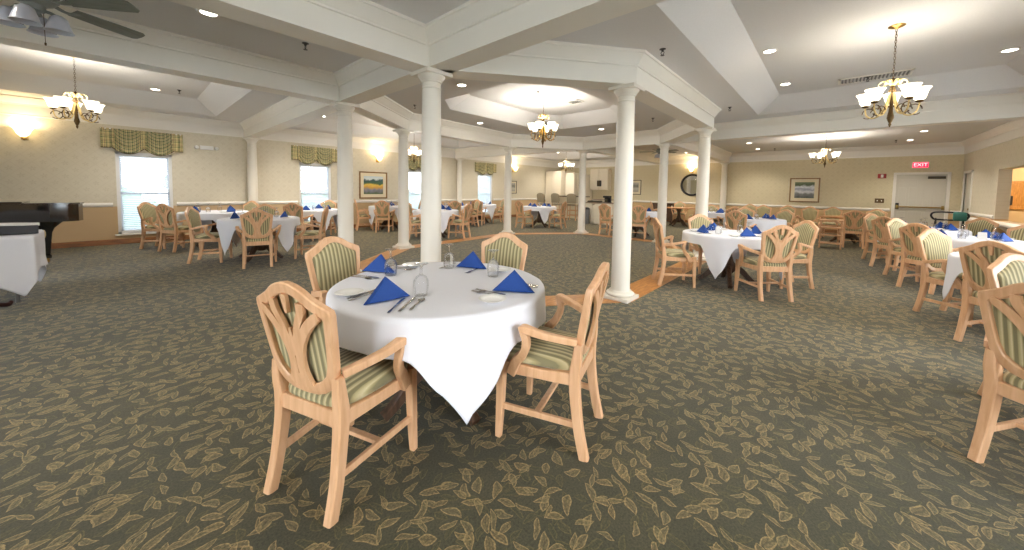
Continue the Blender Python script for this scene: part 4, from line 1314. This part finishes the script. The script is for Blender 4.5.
def vent(x, y, z, sx, sy, label):
    root = empty('ceiling_vent', (x, y, z)); tag(root, label, 'vent', 'ceiling vents')
    bm = bmesh.new()
    for a, b, c, d in ((-sx/2, sx/2, -sy/2, -sy/2+.03), (-sx/2, sx/2, sy/2-.03, sy/2), (-sx/2, -sx/2+.03, -sy/2, sy/2), (sx/2-.03, sx/2, -sy/2, sy/2)): bbox(bm, (a, c, -.016), (b, d, -.001))
    newobj('frame', bm, MT['trim'], root)
    bm = bmesh.new(); n = int(sy/.045)
    for i in range(n): box(bm, (0, -sy/2+.03+(sy-.06)*(i+.5)/n, -.010), (sx-.05, .022, .003), rx=R_(35))
    newobj('grille', bm, MT['grey'], root)
vent(8.25, -.42, ZT, .35, .85, 'long grey grille in the right tray ceiling behind the large chandelier')
vent(6.6, 4.2, ZT, .3, .3, 'small square grille beside the golden chandelier')

# ---- ceiling fans
def ceiling_fan(label, loc, rz):
    root = empty('ceiling_fan', loc, R_(rz)); tag(root, label, 'ceiling fan', 'ceiling fans')
    F = MT['fan']
    bm = bmesh.new(); lathe(bm, [(.07, 0), (.075, -.02), (.05, -.05), (.014, -.06), (.014, -.125), (.03, -.13)], 20); newobj('downrod', bm, F, root, 40)
    bm = bmesh.new(); lathe(bm, [(.03, -.12), (.10, -.14), (.125, -.18), (.125, -.23), (.10, -.26), (.06, -.28), (.055, -.32), (.03, -.33)], 24); newobj('motor', bm, F, root, 40)
    for i in range(5):
        a = 2*PI*i/5; c, s = math.cos(a), math.sin(a)
        bm = bmesh.new()
        bar(bm, [(.10*c, .10*s, -.235), (.17*c, .17*s, -.255), (.24*c, .24*s, -.245)], [.02, .014, .035], .006, (0, 0, 1)); br = newobj('blade_bracket', bm, F, root, 40)
        bm = bmesh.new()
        poly = [(.21, -.055), (.45, -.068), (.64, -.07), (.665, -.05), (.67, 0), (.665, .05), (.64, .07), (.45, .068), (.21, .055)]
        prism(bm, poly, -.004, .004)
        o = newobj('blade', bm, MT['fanblade'], root); o.rotation_euler = (R_(-12), 0, a); o.location = (0, 0, -.238)
    bm = bmesh.new()
    for i in range(4):
        a = PI/4+i*PI/2; c, s = math.cos(a), math.sin(a)
        tube(bm, [(.03*c, .03*s, -.31), (.08*c, .08*s, -.32), (.11*c, .11*s, -.34)], .012, 8)
    newobj('light_arms', bm, F, root, 50)
    for i in range(4):
        a = PI/4+i*PI/2; c, s = math.cos(a), math.sin(a)
        bm = bmesh.new(); p = [(.022, -.33), (.045, -.35), (.055, -.39), (.07, -.44), (.078, -.45)]
        lathe(bm, p+[(r-.004, z) for r, z in reversed(p)], 18, (.12*c, .12*s, 0)); newobj('glass_shade', bm, MT['fanglass'], root, 60)
    bm = bmesh.new(); tube(bm, [(.05, 0, -.32), (.052, 0, -.54)], .002, 5, sm=False); lathe(bm, [(.002, -.56), (.006, -.555), (.006, -.54), (.002, -.535)], 8, (.052, 0, 0)); newobj('pull_chain', bm, MT['bronze'], root)
ceiling_fan('grey-green ceiling fan at the upper left corner, blade reaching right', (-.42, 4.5, ZC-.04), 32)
ceiling_fan('far ceiling fan seen between the second column and the mirror column', (12.6, 4.5, ZC), 40)

# ------------------------------------------------------------------ pictures and wall things
def art_mat(name, kind):
    m, nt, b, out = mat(name)
    tc = N(nt, 'ShaderNodeTexCoord'); sx = N(nt, 'ShaderNodeSeparateXYZ'); L(nt, tc.outputs['Object'], sx.inputs[0])
    nz = N(nt, 'ShaderNodeTexNoise', i_Scale=7.0, i_Detail=5.0); L(nt, tc.outputs['Object'], nz.inputs['Vector'])
    z = M2(nt, 'ADD', sx.outputs[2], M2(nt, 'MULTIPLY_ADD', nz.outputs[0], .22, -.11))
    if kind == 0: st = [(0, lin((84, 96, 60))), (.22, lin((128, 126, 140))), (.38, lin((210, 160, 70))), (.52, lin((226, 190, 80))), (.60, lin((70, 100, 60))), (.78, lin((50, 84, 84))), (.86, lin((214, 220, 216))), (1, lin((196, 208, 216)))]
    elif kind == 1: st = [(0, lin((70, 76, 72))), (.25, lin((128, 128, 124))), (.4, lin((216, 216, 220))), (.55, lin((150, 156, 170))), (.7, lin((226, 228, 232))), (.82, lin((80, 92, 60))), (1, lin((110, 124, 84)))]
    else: st = [(0, lin((150, 146, 134))), (.4, lin((196, 192, 178))), (.6, lin((120, 120, 110))), (1, lin((214, 210, 198)))]
    L(nt, ramp(nt, M2(nt, 'MULTIPLY_ADD', z, 1.7, .5), st), b.inputs['Base Color']); b.inputs['Roughness'].default_value = .5
    return m
def picture(label, loc, rz, w, h, fm, kind, border=.045, mb=.11):
    root = empty('framed_picture', loc, R_(rz)); tag(root, label, 'picture', 'framed pictures')
    bm = bmesh.new()
    for x0, x1, a, b in ((-w/2, w/2, h/2-border, h/2), (-w/2, w/2, -h/2, -h/2+border), (-w/2, -w/2+border, -h/2, h/2), (w/2-border, w/2, -h/2, h/2)): bbox(bm, (x0, -.032, a), (x1, -.002, b), .006)
    newobj('frame', bm, MT[fm], root)
    bm = bmesh.new(); bbox(bm, (-w/2+border, -.014, -h/2+border), (w/2-border, -.004, h/2-border)); newobj('mat_board', bm, MT['matboard'], root)
    bm = bmesh.new(); bbox(bm, (-w/2+mb+border, -.017, -h/2+mb+border), (w/2-mb-border, -.0135, h/2-mb-border)); newobj('print', bm, art_mat('art', kind), root)
picture('gilt-framed landscape with trees and yellow field on the window wall', (5.78, V1, 1.43), 0, 1.0, .92, 'frameg', 0)
picture('gilt-framed picture of a white house on the exit wall', (U1, .75, 1.51), -90, .87, .90, 'frameg', 1)
picture('small dark-framed print on the yellow wall by a column', (12.85, V1, 1.48), 0, .75, .62, 'frameb', 2, .03, .07)
picture('black-framed print right of the second column on the far wall', (U1, 7.25, 1.57), -90, .7, .72, 'frameb', 2, .03, .1)
root = empty('round_mirror', (U1, 4.6, 1.69)); tag(root, 'round mirror in a thick black frame on the far wall', 'mirror')
bm = bmesh.new()
loft(bm, [[Vector((-.022+.022*math.cos(t), (.45+.045*math.sin(t))*math.cos(a), (.45+.045*math.sin(t))*math.sin(a))) for t in [k*PI/4 for k in range(8)]] for a in [j*2*PI/48 for j in range(48)]], closed=True)
newobj('frame', bm, MT['frameb'], root, 50)
bm = bmesh.new(); n = 48
rings = [[Vector((x, .44*math.cos(2*PI*j/n), .44*math.sin(2*PI*j/n))) for j in range(n)] for x in (-.006, -.014)]
loft(bm, rings); newobj('mirror_glass', bm, MT['mirror'], root)
# exit sign
root = empty('exit_sign', (U1, -2.045, 2.34)); tag(root, 'red lit EXIT sign above the double door', 'sign')
bm = bmesh.new(); bbox(bm, (-.05, -.18, -.10), (-.002, .18, .10), .006); newobj('housing', bm, MT['white'], root)
bm = bmesh.new(); bbox(bm, (-.054, -.165, -.085), (-.049, .165, .085)); newobj('face_panel', bm, MT['exit'], root)
cu = bpy.data.curves.new('lettering', 'FONT'); cu.body = 'EXIT'; cu.size = .145; cu.align_x = 'CENTER'; cu.align_y = 'CENTER'; cu.extrude = .001
cu.materials.append(MT['exitletter'])
tmp = bpy.data.objects.new('tmp', cu); COL.objects.link(tmp); bpy.context.view_layer.update()
me = bpy.data.meshes.new_from_object(tmp.evaluated_get(bpy.context.evaluated_depsgraph_get())); bpy.data.objects.remove(tmp)
me.materials.clear(); me.materials.append(MT['exitletter'])
o = bpy.data.objects.new('lettering', me); COL.objects.link(o); o.parent = root; o.location = (-.056, 0, 0); o.rotation_euler = (R_(90), 0, R_(-90))
# fire alarm, switch plate, emergency light
root = empty('mounted_fire_alarm', (U1, -1.22, 2.0)); tag(root, 'red fire alarm strobe left above the exit door', 'alarm')
bm = bmesh.new(); bbox(bm, (-.05, -.10, -.075), (-.002, .10, .075), .008); newobj('housing', bm, MT['red'], root)
bm = bmesh.new(); bbox(bm, (-.075, -.03, -.05), (-.049, .03, .05), .008); newobj('strobe_lens', bm, MT['white'], root)
root = empty('switch_plate', (U1, -1.2, 1.18)); tag(root, 'dark switch plate left of the exit door', 'switch')
bm = bmesh.new(); bbox(bm, (-.012, -.11, -.075), (-.002, .11, .075), .004); newobj('plate', bm, MT['bronze'], root)
for y in (-.05, .05):
    bm = bmesh.new(); bbox(bm, (-.022, y-.012, -.02), (-.011, y+.012, .02)); newobj('toggle', bm, MT['white'], root)
root = empty('emergency_light', (1.42, V1, 2.28)); tag(root, 'white emergency light between the piano window and the wall column', 'lamp')
bm = bmesh.new(); bbox(bm, (-.13, -.06, -.05), (.13, -.002, .05), .01); newobj('housing', bm, MT['white'], root)
for s in (-1, 1):
    bm = bmesh.new(); lathe(bm, [(.03, -.06), (.045, -.05), (.045, .0), (.03, .02)], 16); o = newobj('lamp_head', bm, MT['white'], root, 50); o.location = (s*.19, -.05, .0); o.rotation_euler = (R_(90), 0, 0)
# notice cabinet on the corridor wall
root = empty('notice_cabinet', (16.99, -3.72, 1.42), R_(90)); tag(root, 'light wooden notice cabinet seen through the serving hatch', 'cabinet')
bm = bmesh.new()
for x0, x1, a, b in ((-.4, .4, .32, .4), (-.4, .4, -.4, -.32), (-.4, -.31, -.4, .4), (.31, .4, -.4, .4)): bbox(bm, (x0, .0, a), (x1, .06, b), .006)
newobj('frame', bm, MT['noticewood'], root)
bm = bmesh.new(); bbox(bm, (-.31, .002, -.32), (.31, .02, .32)); newobj('back_panel', bm, MT['noticewood'], root)
bm = bmesh.new(); bbox(bm, (-.1, .02, -.28), (.2, .05, -.02), .005); newobj('dark_sheet', bm, MT['black'], root)
ld = point('corridor_lamp', (15.2, V0-.85, 2.3), 60, (1, .86, .66), .15)

# ------------------------------------------------------------------ piano, side table
root = empty('grand_piano', (-.5, 9.62, 0)); tag(root, 'black lacquered grand piano by the window wall, lid closed', 'piano')
# local: tail end at x = 0, keyboard towards -x, straight spine on the viewer's side (y = 0)
out = [(-2.0, 0), (-.35, 0), (-.16, .02), (-.05, .10), (-.01, .24), (-.04, .42), (-.14, .56), (-.3, .68), (-.55, .82), (-.8, .98), (-1.05, 1.2), (-1.3, 1.38), (-1.6, 1.45), (-2.0, 1.45)]
bm = bmesh.new(); prism(bm, out, .69, .985); newobj('rim', bm, MT['lacquer'], root)
bm = bmesh.new(); prism(bm, [(x+.02 if x > -1.9 else x-.02, y+(.02 if y > .5 else -.02)) for x, y in out], .99, 1.008); newobj('lid', bm, MT['lacquer'], root)
bm = bmesh.new(); prism(bm, [(-2.0, .02), (-.62, .02), (-.62, .75), (-2.0, 1.2)], 1.010, 1.030); newobj('folded_lid', bm, MT['lacquer'], root)
bm = bmesh.new(); bbox(bm, (-2.25, .05, .60), (-2.0, 1.4, .78), .01); newobj('keyboard', bm, MT['lacquer'], root)
for x, y in ((-.42, .17), (-1.85, .18), (-1.85, 1.28)):
    bm = bmesh.new()
    loft(bm, [crect(Vector((x, y, z)), a, b, Vector((1, 0, 0)), Vector((0, 1, 0))) for z, a, b in ((.07, .055, .055), (.12, .06, .06), (.14, .045, .045), (.30, .055, .055), (.50, .075, .07), (.58, .10, .08), (.66, .17, .10), (.692, .20, .11))])
    lg = newobj('leg', bm, MT['lacquer'], root, 40)
    bm = bmesh.new(); lathe(bm, [(.012, .0), (.03, .002), (.034, .03), (.03, .06), (.012, .07)], 12, (x, y, 0)); newobj('caster', bm, MT['brass'], lg, 50)
bm = bmesh.new(); box(bm, (0, 0, .004), (.7, .32, .006), R_(8)); o = newobj('sheet_music', bm, simple('pale_blue_sheet', (120, 160, 170), .6), None, None, (-1.75, 9.9, 1.03)); tag(o, 'pale blue sheet of music lying on the piano lid', 'paper')

root = empty('side_table', (-1.18, 7.0, 0)); tag(root, 'small table under the white cloth at the left picture edge', 'table')
hx, hy = .46, .38
bm = bmesh.new(); bbox(bm, (-hx+.03, -hy+.03, .715), (hx-.03, hy-.03, .745), .005); newobj('tabletop', bm, MT['grey'], root)
for sx in (-1, 1):
    for sy in (-1, 1):
        bm = bmesh.new(); tube(bm, [(sx*(hx-.12), sy*(hy-.08), 0), (sx*(hx-.12), sy*(hy-.08), .715)], .016, 8, sm=False); newobj('leg', bm, MT['grey'], root, 50)
def rr(a, h, w, p=40): return (abs(math.cos(a)/h)**p+abs(math.sin(a)/w)**p)**(-1/p)
bm = drape(lambda a: rr(a, hx+.004, hy+.004), sq(hx+.42, hy+.50), .752, 4, 300, 6)
o = newobj('tablecloth', bm, MT['cloth'], None, 80, (-1.18, 7.0, 0)); tag(o, 'white cloth with a hanging corner on the small table before the piano', 'tablecloth', 'white tablecloths')
md = o.modifiers.new('s', 'SOLIDIFY'); md.thickness = .003; md.offset = 1
root = empty('binder_box', (-.96, 6.92, ZT_), R_(6)); tag(root, 'black box file on the white table before the piano', 'box')
bm = bmesh.new(); bbox(bm, (-.26, -.17, 0), (.26, .17, .10), .008); newobj('tray', bm, MT['black'], root)
bm = bmesh.new(); box(bm, (.02, 0, .112), (.5, .33, .012), ry=R_(3)); newobj('pages', bm, MT['paper'], root)
root = empty('standing_book', (-1.06, 7.2, ZT_), R_(20)); tag(root, 'open book standing upright on the white table', 'book')
bm = bmesh.new(); box(bm, (-.02, 0, .17), (.02, .24, .33), ry=R_(-16)); newobj('cover', bm, simple('wine_cover', (120, 30, 40), .6), root)
bm = bmesh.new(); box(bm, (.004, 0, .165), (.02, .22, .31), ry=R_(-16)); newobj('pages', bm, MT['paper'], root)
root = empty('piano_bench', (-1.14, 8.75, 0)); tag(root, 'tan upholstered bench standing between the white table and the piano', 'bench')
bm = bmesh.new(); box(bm, (0, 0, .56), (.62, .36, .14), bev=.045); newobj('cushion', bm, simple('tan_velvet', (190, 168, 118), .85), root, 60)
bm = bmesh.new(); bbox(bm, (-.28, -.15, .42), (.28, .15, .49), .006); newobj('bench_frame', bm, MT['chairdark'], root)
for sx in (-1, 1):
    for sy in (-1, 1):
        bm = bmesh.new(); bar(bm, [(sx*.25, sy*.12, 0), (sx*.25, sy*.12, .43)], [.014, .022], [.014, .022], (1, 0, 0)); newobj('leg', bm, MT['chairdark'], root, 40)
# dark ornate stand foot
root = empty('plant_stand', (-1.12, 6.25, 0)); tag(root, 'dark red iron stand with curling feet at the left picture edge', 'stand')
bm = bmesh.new(); lathe(bm, [(.035, .12), (.05, .16), (.03, .22), (.022, .40), (.035, .46), (.022, .52), (.022, .60), (.05, .62)], 16); newobj('post', bm, MT['stand'], root, 50)
bm = bmesh.new(); lathe(bm, [(.13, .62), (.15, .63), (.15, .645), (.13, .65)], 20); newobj('top_plate', bm, MT['stand'], root, 40)
for i in range(3):
    a = R_(50+i*120); c, s = math.cos(a), math.sin(a)
    bm = bmesh.new(); bar(bm, [(.02*c, .02*s, .2), (.12*c, .12*s, .17), (.24*c, .24*s, .07), (.36*c, .36*s, .03), (.40*c, .40*s, .055)], [.022, .024, .02, .024, .012], [.03, .026, .02, .022, .012]); newobj('foot', bm, MT['stand'], root, 50)

# ------------------------------------------------------------------ kitchenette and far furniture
def cabinet(name, label, lo, hi, ndoors, rows=1, cat='cabinet', top=None):
    """front faces -x"""
    x0, y0, z0 = lo; x1, y1, z1 = hi
    root = empty(name, (x0, (y0+y1)/2, 0)); tag(root, label, cat)
    w = y1-y0
    bm = bmesh.new(); bbox(bm, (.02, -w/2, z0), (x1-x0, w/2, z1)); newobj('body', bm, MT['cabinet'], root)
    for i in range(ndoors):
        for r in range(rows):
            a = -w/2+w*i/ndoors+.008; b = -w/2+w*(i+1)/ndoors-.008
            c = z0+(z1-z0)*r/rows+.02; d = z0+(z1-z0)*(r+1)/rows-.02
            bm = bmesh.new(); bbox(bm, (0, a, c), (.021, b, d), .004)
            for q in ((a, a+.06, c, d), (b-.06, b, c, d), (a, b, c, c+.06), (a, b, d-.06, d)): bbox(bm, (-.008, q[0], q[2]), (.004, q[1], q[3]))
            dr = newobj('door', bm, MT['cabinet'], root)
            bm = bmesh.new(); lathe(bm, [(.004, 0), (.012, .006), (.012, .014), (.003, .02)], 10); k = newobj('knob', bm, MT['brass'], dr, 50); k.rotation_euler = (0, R_(-90), 0); k.location = (-.006, b-.03 if i % 2 == 0 else a+.03, (c+d)/2)
    if top:
        bm = bmesh.new(); bbox(bm, (-.03, -w/2-.02, z1), (x1-x0+.01, w/2+.02, z1+.035), .004); newobj('countertop', bm, MT[top], root)
    return root
cabinet('tall_cabinet', 'tall white double-door cabinet at the far corner of the yellow wall', (15.6, 10.66, 0), (16.95, 11.68, 2.40), 2)
cabinet('tall_cabinet', 'white single-door pantry cabinet right of the tall double one', (15.95, 10.06, 0), (16.95, 10.62, 2.30), 1)
root = empty('open_shelf', (16.2, 9.78, 0)); tag(root, 'white open shelf unit with dark things behind the stools', 'shelf')
bm = bmesh.new()
for y in (-.24, .24): bbox(bm, (0, y-.015, 0), (.7, y+.015, 2.2))
bbox(bm, (.68, -.24, 0), (.7, .24, 2.2)); newobj('sides', bm, MT['cabinet'], root)
for z in (.05, .9, 1.25, 1.55, 1.85, 2.17):
    bm = bmesh.new(); bbox(bm, (.01, -.225, z), (.68, .225, z+.03)); newobj('shelf', bm, MT['cabinet'], root)
for i, (y, z, m_) in enumerate(((-.12, 1.28, 'black'), (.12, 1.28, 'bronze'), (-.1, 1.58, 'black'), (.14, .93, 'bronze'))):
    root = empty('canister', (16.45, 9.78+y*.9, z+.003)); tag(root, ['black canister on the open shelf, middle, right', 'brown canister on the open shelf, middle, left', 'black canister on the upper open shelf', 'brown canister low on the open shelf'][i], 'canister', 'canisters on the open shelf')
    bm = bmesh.new(); lathe(bm, [(.07, 0), (.075, .02), (.075, .16), (.07, .17)], 16); newobj('jar', bm, MT[m_], root, 40)
    bm = bmesh.new(); lathe(bm, [(.074, .17), (.074, .185), (.03, .20), (.02, .22), (.003, .225)], 16); newobj('lid', bm, MT[m_], root, 40)
cabinet('hanging_cabinet', 'white two-door wall cabinet right of the kitchenette column', (16.6, 8.48, 1.42), (16.97, 9.5, 2.50), 2)
cabinet('base_cabinet', 'long white base cabinet with stone top under the wall cabinet', (16.35, 7.95, 0), (16.97, 9.1, .90), 3, 1, 'cabinet', 'counter')
cabinet('counter_island', 'white serving counter with dark things on top behind the kitchenette column', (12.9, 6.35, 0), (13.6, 7.62, .85), 3, 1, 'counter', 'counter')
root = empty('loudspeaker', (16.56, 8.92, 1.60)); tag(root, 'small black speaker hanging at the wall cabinet', 'speaker')
bm = bmesh.new(); bbox(bm, (-.12, -.09, 0), (.03, .09, .30), .02); newobj('housing', bm, MT['black'], root)
bm = bmesh.new(); bbox(bm, (-.126, -.075, .02), (-.118, .075, .28), .004); newobj('grille', bm, MT['darkgap'], root)
root = empty('trash_bin', (12.72, 7.40, 0)); tag(root, 'grey cylindrical bin standing before the serving counter', 'bin')
bm = bmesh.new(); lathe(bm, [(.11, 0), (.12, .01), (.13, .58), (.125, .6)], 24); newobj('bin_body', bm, MT['grey'], root, 40)
bm = bmesh.new(); lathe(bm, [(.128, .6), (.13, .63), (.07, .68), (.003, .69)], 24); newobj('lid', bm, MT['black'], root, 40)
root = empty('coffee_urn', (13.2, 6.75, .885)); tag(root, 'black coffee maker on the serving counter', 'coffee maker')
bm = bmesh.new(); bbox(bm, (-.13, -.14, 0), (.13, .14, .03), .008); bbox(bm, (.02, -.13, .03), (.13, .13, .26), .008); bbox(bm, (-.12, -.13, .20), (.13, .13, .28), .012); newobj('housing', bm, MT['black'], root)
bm = bmesh.new(); lathe(bm, [(.05, .03), (.065, .06), (.06, .12), (.045, .15)], 16, (-.06, 0, 0)); newobj('pot', bm, MT['darkgap'], root, 50)
root = empty('serving_dish', (13.2, 7.3, .885)); tag(root, 'dark oblong serving dish on the serving counter', 'dish')
bm = bmesh.new(); bbox(bm, (-.15, -.28, 0), (.15, .28, .05), .015); newobj('pan', bm, MT['darkgap'], root)
bm = bmesh.new(); bbox(bm, (-.13, -.26, .05), (.13, .26, .07), .01); newobj('lid', bm, MT['grey'], root)
# raised bar with stools
root = empty('bar_counter', (14.75, 9.45, 0)); tag(root, 'white raised bar with brown top behind the stools', 'bar')
bm = bmesh.new(); bbox(bm, (0, -.75, 0), (.35, .75, 1.05)); newobj('body', bm, MT['cabinet'], root)
bm = bmesh.new(); bbox(bm, (-.15, -.8, 1.05), (.4, .8, 1.09), .006); newobj('bar_top', bm, MT['pedestal'], root)
def stool(u, v, deg, label, first=[None]):
    if first[0] is None:
        root = empty('bar_stool')
        for sx in (-1, 1):
            for sy in (-1, 1):
                bm = bmesh.new(); bar(bm, [(sx*.2, sy*.2, 0), (sx*.17, sy*.18, .68)], .018, .018, (1, 0, 0)); newobj('leg', bm, MT['chair'], root, 40)
        bm = bmesh.new()
        for z, q in ((.2, .19), (.42, .182)):
            for s in (-1, 1):
                bar(bm, [(-q, s*q, z), (q, s*q, z)], .01, .014); bar(bm, [(s*q, -q, z+.04), (s*q, q, z+.04)], .01, .014)
        newobj('rungs', bm, MT['chair'], root, 40)
        bm = bmesh.new(); box(bm, (0, 0, .71), (.42, .42, .08), bev=.025); newobj('seat', bm, MT['stool'], root, 60)
        bm = bmesh.new(); P = resample([(y, z) for y, z in [(-.2, .78), (.2, .78), (.215, 1.1), (.19, 1.17), (.1, 1.215), (0, 1.225), (-.1, 1.215), (-.19, 1.17), (-.215, 1.1)]], 40)
        loft(bm, [[Vector((-.2-(p.y-.75)*.15+o, p.x*k, 1.0+(p.y-1.0)*k)) for p in P] for k, o in ((.9, -.03), (1, -.02), (1, .02), (.9, .035))]); newobj('backrest', bm, MT['stool'], root, 60)
        bm = bmesh.new()
        for s in (-1, 1): bar(bm, [(-.18, s*.17, .68), (-.225, s*.17, .9)], .014, .014, (1, 0, 0))
        newobj('back_posts', bm, MT['chair'], root, 40)
        first[0] = root
    else: root = copy_tree(first[0])
    root.location = (u, v, 0); root.rotation_euler = (0, 0, R_(deg)); tag(root, label, 'stool', 'tall stools at the bar')
stool(13.75, 8.72, 15, 'tall upholstered stool next to the kitchenette column')
stool(13.55, 9.42, 5, 'tall upholstered stool in the middle of the three at the bar')
stool(13.25, 10.0, 0, 'tall upholstered stool farthest from the kitchenette column, greyish back')
# sideboard with a lantern
root = empty('sideboard', (16.2, 5.62, 0)); tag(root, 'dark wooden sideboard left of the mirror column', 'sideboard')
bm = bmesh.new(); bbox(bm, (.02, -.45, .1), (.5, .45, .82)); newobj('body', bm, MT['pedestal'], root)
bm = bmesh.new(); bbox(bm, (-.02, -.48, .82), (.52, .48, .86), .006); newobj('top', bm, MT['pedestal'], root)
for s in (-1, 1):
    bm = bmesh.new(); bbox(bm, (0, s*.22-.2, .14), (.021, s*.22+.2, .78), .006); newobj('door', bm, MT['pedestal'], root)
for sx in (.05, .45):
    for sy in (-.4, .4):
        bm = bmesh.new(); bbox(bm, (sx-.03, sy-.03, 0), (sx+.03, sy+.03, .1)); newobj('foot', bm, MT['pedestal'], root)
root = empty('lantern', (16.4, 5.62, .86)); tag(root, 'black lantern with pointed roof standing on the sideboard', 'lantern')
bm = bmesh.new(); bbox(bm, (-.11, -.11, 0), (.11, .11, .03), .005)
for sx in (-1, 1):
    for sy in (-1, 1): bbox(bm, (sx*.095-.012, sy*.095-.012, .03), (sx*.095+.012, sy*.095+.012, .30))
newobj('cage', bm, MT['black'], root)
bm = bmesh.new(); loft(bm, [[Vector((sx*k, sy*k, z)) for sx, sy in ((1, 1), (-1, 1), (-1, -1), (1, -1))] for k, z in ((.13, .30), (.13, .32), (.05, .42), (.03, .43), (.03, .46))]); newobj('roof_cap', bm, MT['black'], root)
bm = bmesh.new(); lathe(bm, [(.04, .03), (.04, .16), (.03, .17)], 16); newobj('candle', bm, MT['china'], root, 50)
# rolling walker near the corner
root = empty('rolling_walker', (13.9, -2.22, 0), R_(0)); tag(root, 'black rolling walker with looped handles and a teal bag by the exit door', 'walker')
bm = bmesh.new()
tube(bm, [(0, -.27, .80), (0, -.30, .88), (0, -.24, .95), (0, 0, .96), (0, .24, .95), (0, .30, .88), (0, .27, .80), (0, .2, .77), (0, -.2, .77), (0, -.27, .80)], .022, 8, 4)
newobj('handle_loop', bm, MT['black'], root, 60)
for x, y in ((-.25, -.22), (-.25, .22), (.25, -.22), (.25, .22)):
    bm = bmesh.new(); tube(bm, [(0, y*1.0, .80), (x*.6, y, .45), (x, y, .08)], .014, 8); lg = newobj('leg', bm, MT['black'], root, 60)
    bm = bmesh.new(); lathe(bm, [(.075, -.015), (.08, 0), (.075, .015)], 18); w_ = newobj('wheel', bm, MT['grey'], lg, 50); w_.rotation_euler = (R_(90), 0, 0); w_.location = (x, y, .081)
bm = bmesh.new(); box(bm, (-.02, -.16, .86), (.1, .22, .22), bev=.04); newobj('bag', bm, MT['teal'], root, 60)

# ------------------------------------------------------------------ camera
cam = bpy.data.cameras.new('camera'); co_ = bpy.data.objects.new('camera', cam); COL.objects.link(co_)
Fv = Vector((.73972475, .67077905, -.05350475)); Rv = Vector((.67228648, -.74012085, .01587504)); Dv = Vector((-.02895134, -.04771368, -.9984414))
mtx = Matrix((Rv, -Dv, -Fv)).transposed().to_4x4(); mtx.translation = (0, 0, 1.35)
co_.matrix_world = mtx
cam.sensor_width = 36; cam.lens = 351.35/1024*36; cam.shift_y = -(275-208.61)/1024; cam.clip_start = .05; cam.clip_end = 300
S.camera = co_

# ------------------------------------------------------------------ daylight
w = bpy.data.worlds.new('world'); S.world = w; w.use_nodes = True
nt = w.node_tree; nt.nodes.clear()
out_ = nt.nodes.new('ShaderNodeOutputWorld'); bg = nt.nodes.new('ShaderNodeBackground')
tc = N(nt, 'ShaderNodeTexCoord'); sx = N(nt, 'ShaderNodeSeparateXYZ'); L(nt, tc.outputs['Generated'], sx.inputs[0])
L(nt, ramp(nt, M2(nt, 'MULTIPLY_ADD', sx.outputs[2], .5, .5), [(.5, (.97, .98, 1, 1)), (1, (.72, .84, 1, 1))]), bg.inputs[0])
bg.inputs[1].default_value = 11.5
L(nt, bg.outputs[0], out_.inputs[0])

S.view_settings.view_transform = 'Standard'; S.view_settings.look = 'None'
S.view_settings.gamma = 1; S.view_settings.use_curve_mapping = False
S.view_settings.exposure = 0.68
S.cycles.max_bounces = 8; S.cycles.diffuse_bounces = 4; S.cycles.glossy_bounces = 4; S.cycles.transmission_bounces = 8; S.cycles.transparent_max_bounces = 12
S.cycles.sample_clamp_indirect = 4.0; S.cycles.caustics_reflective = False; S.cycles.caustics_refractive = False
S.cycles.use_denoising = True
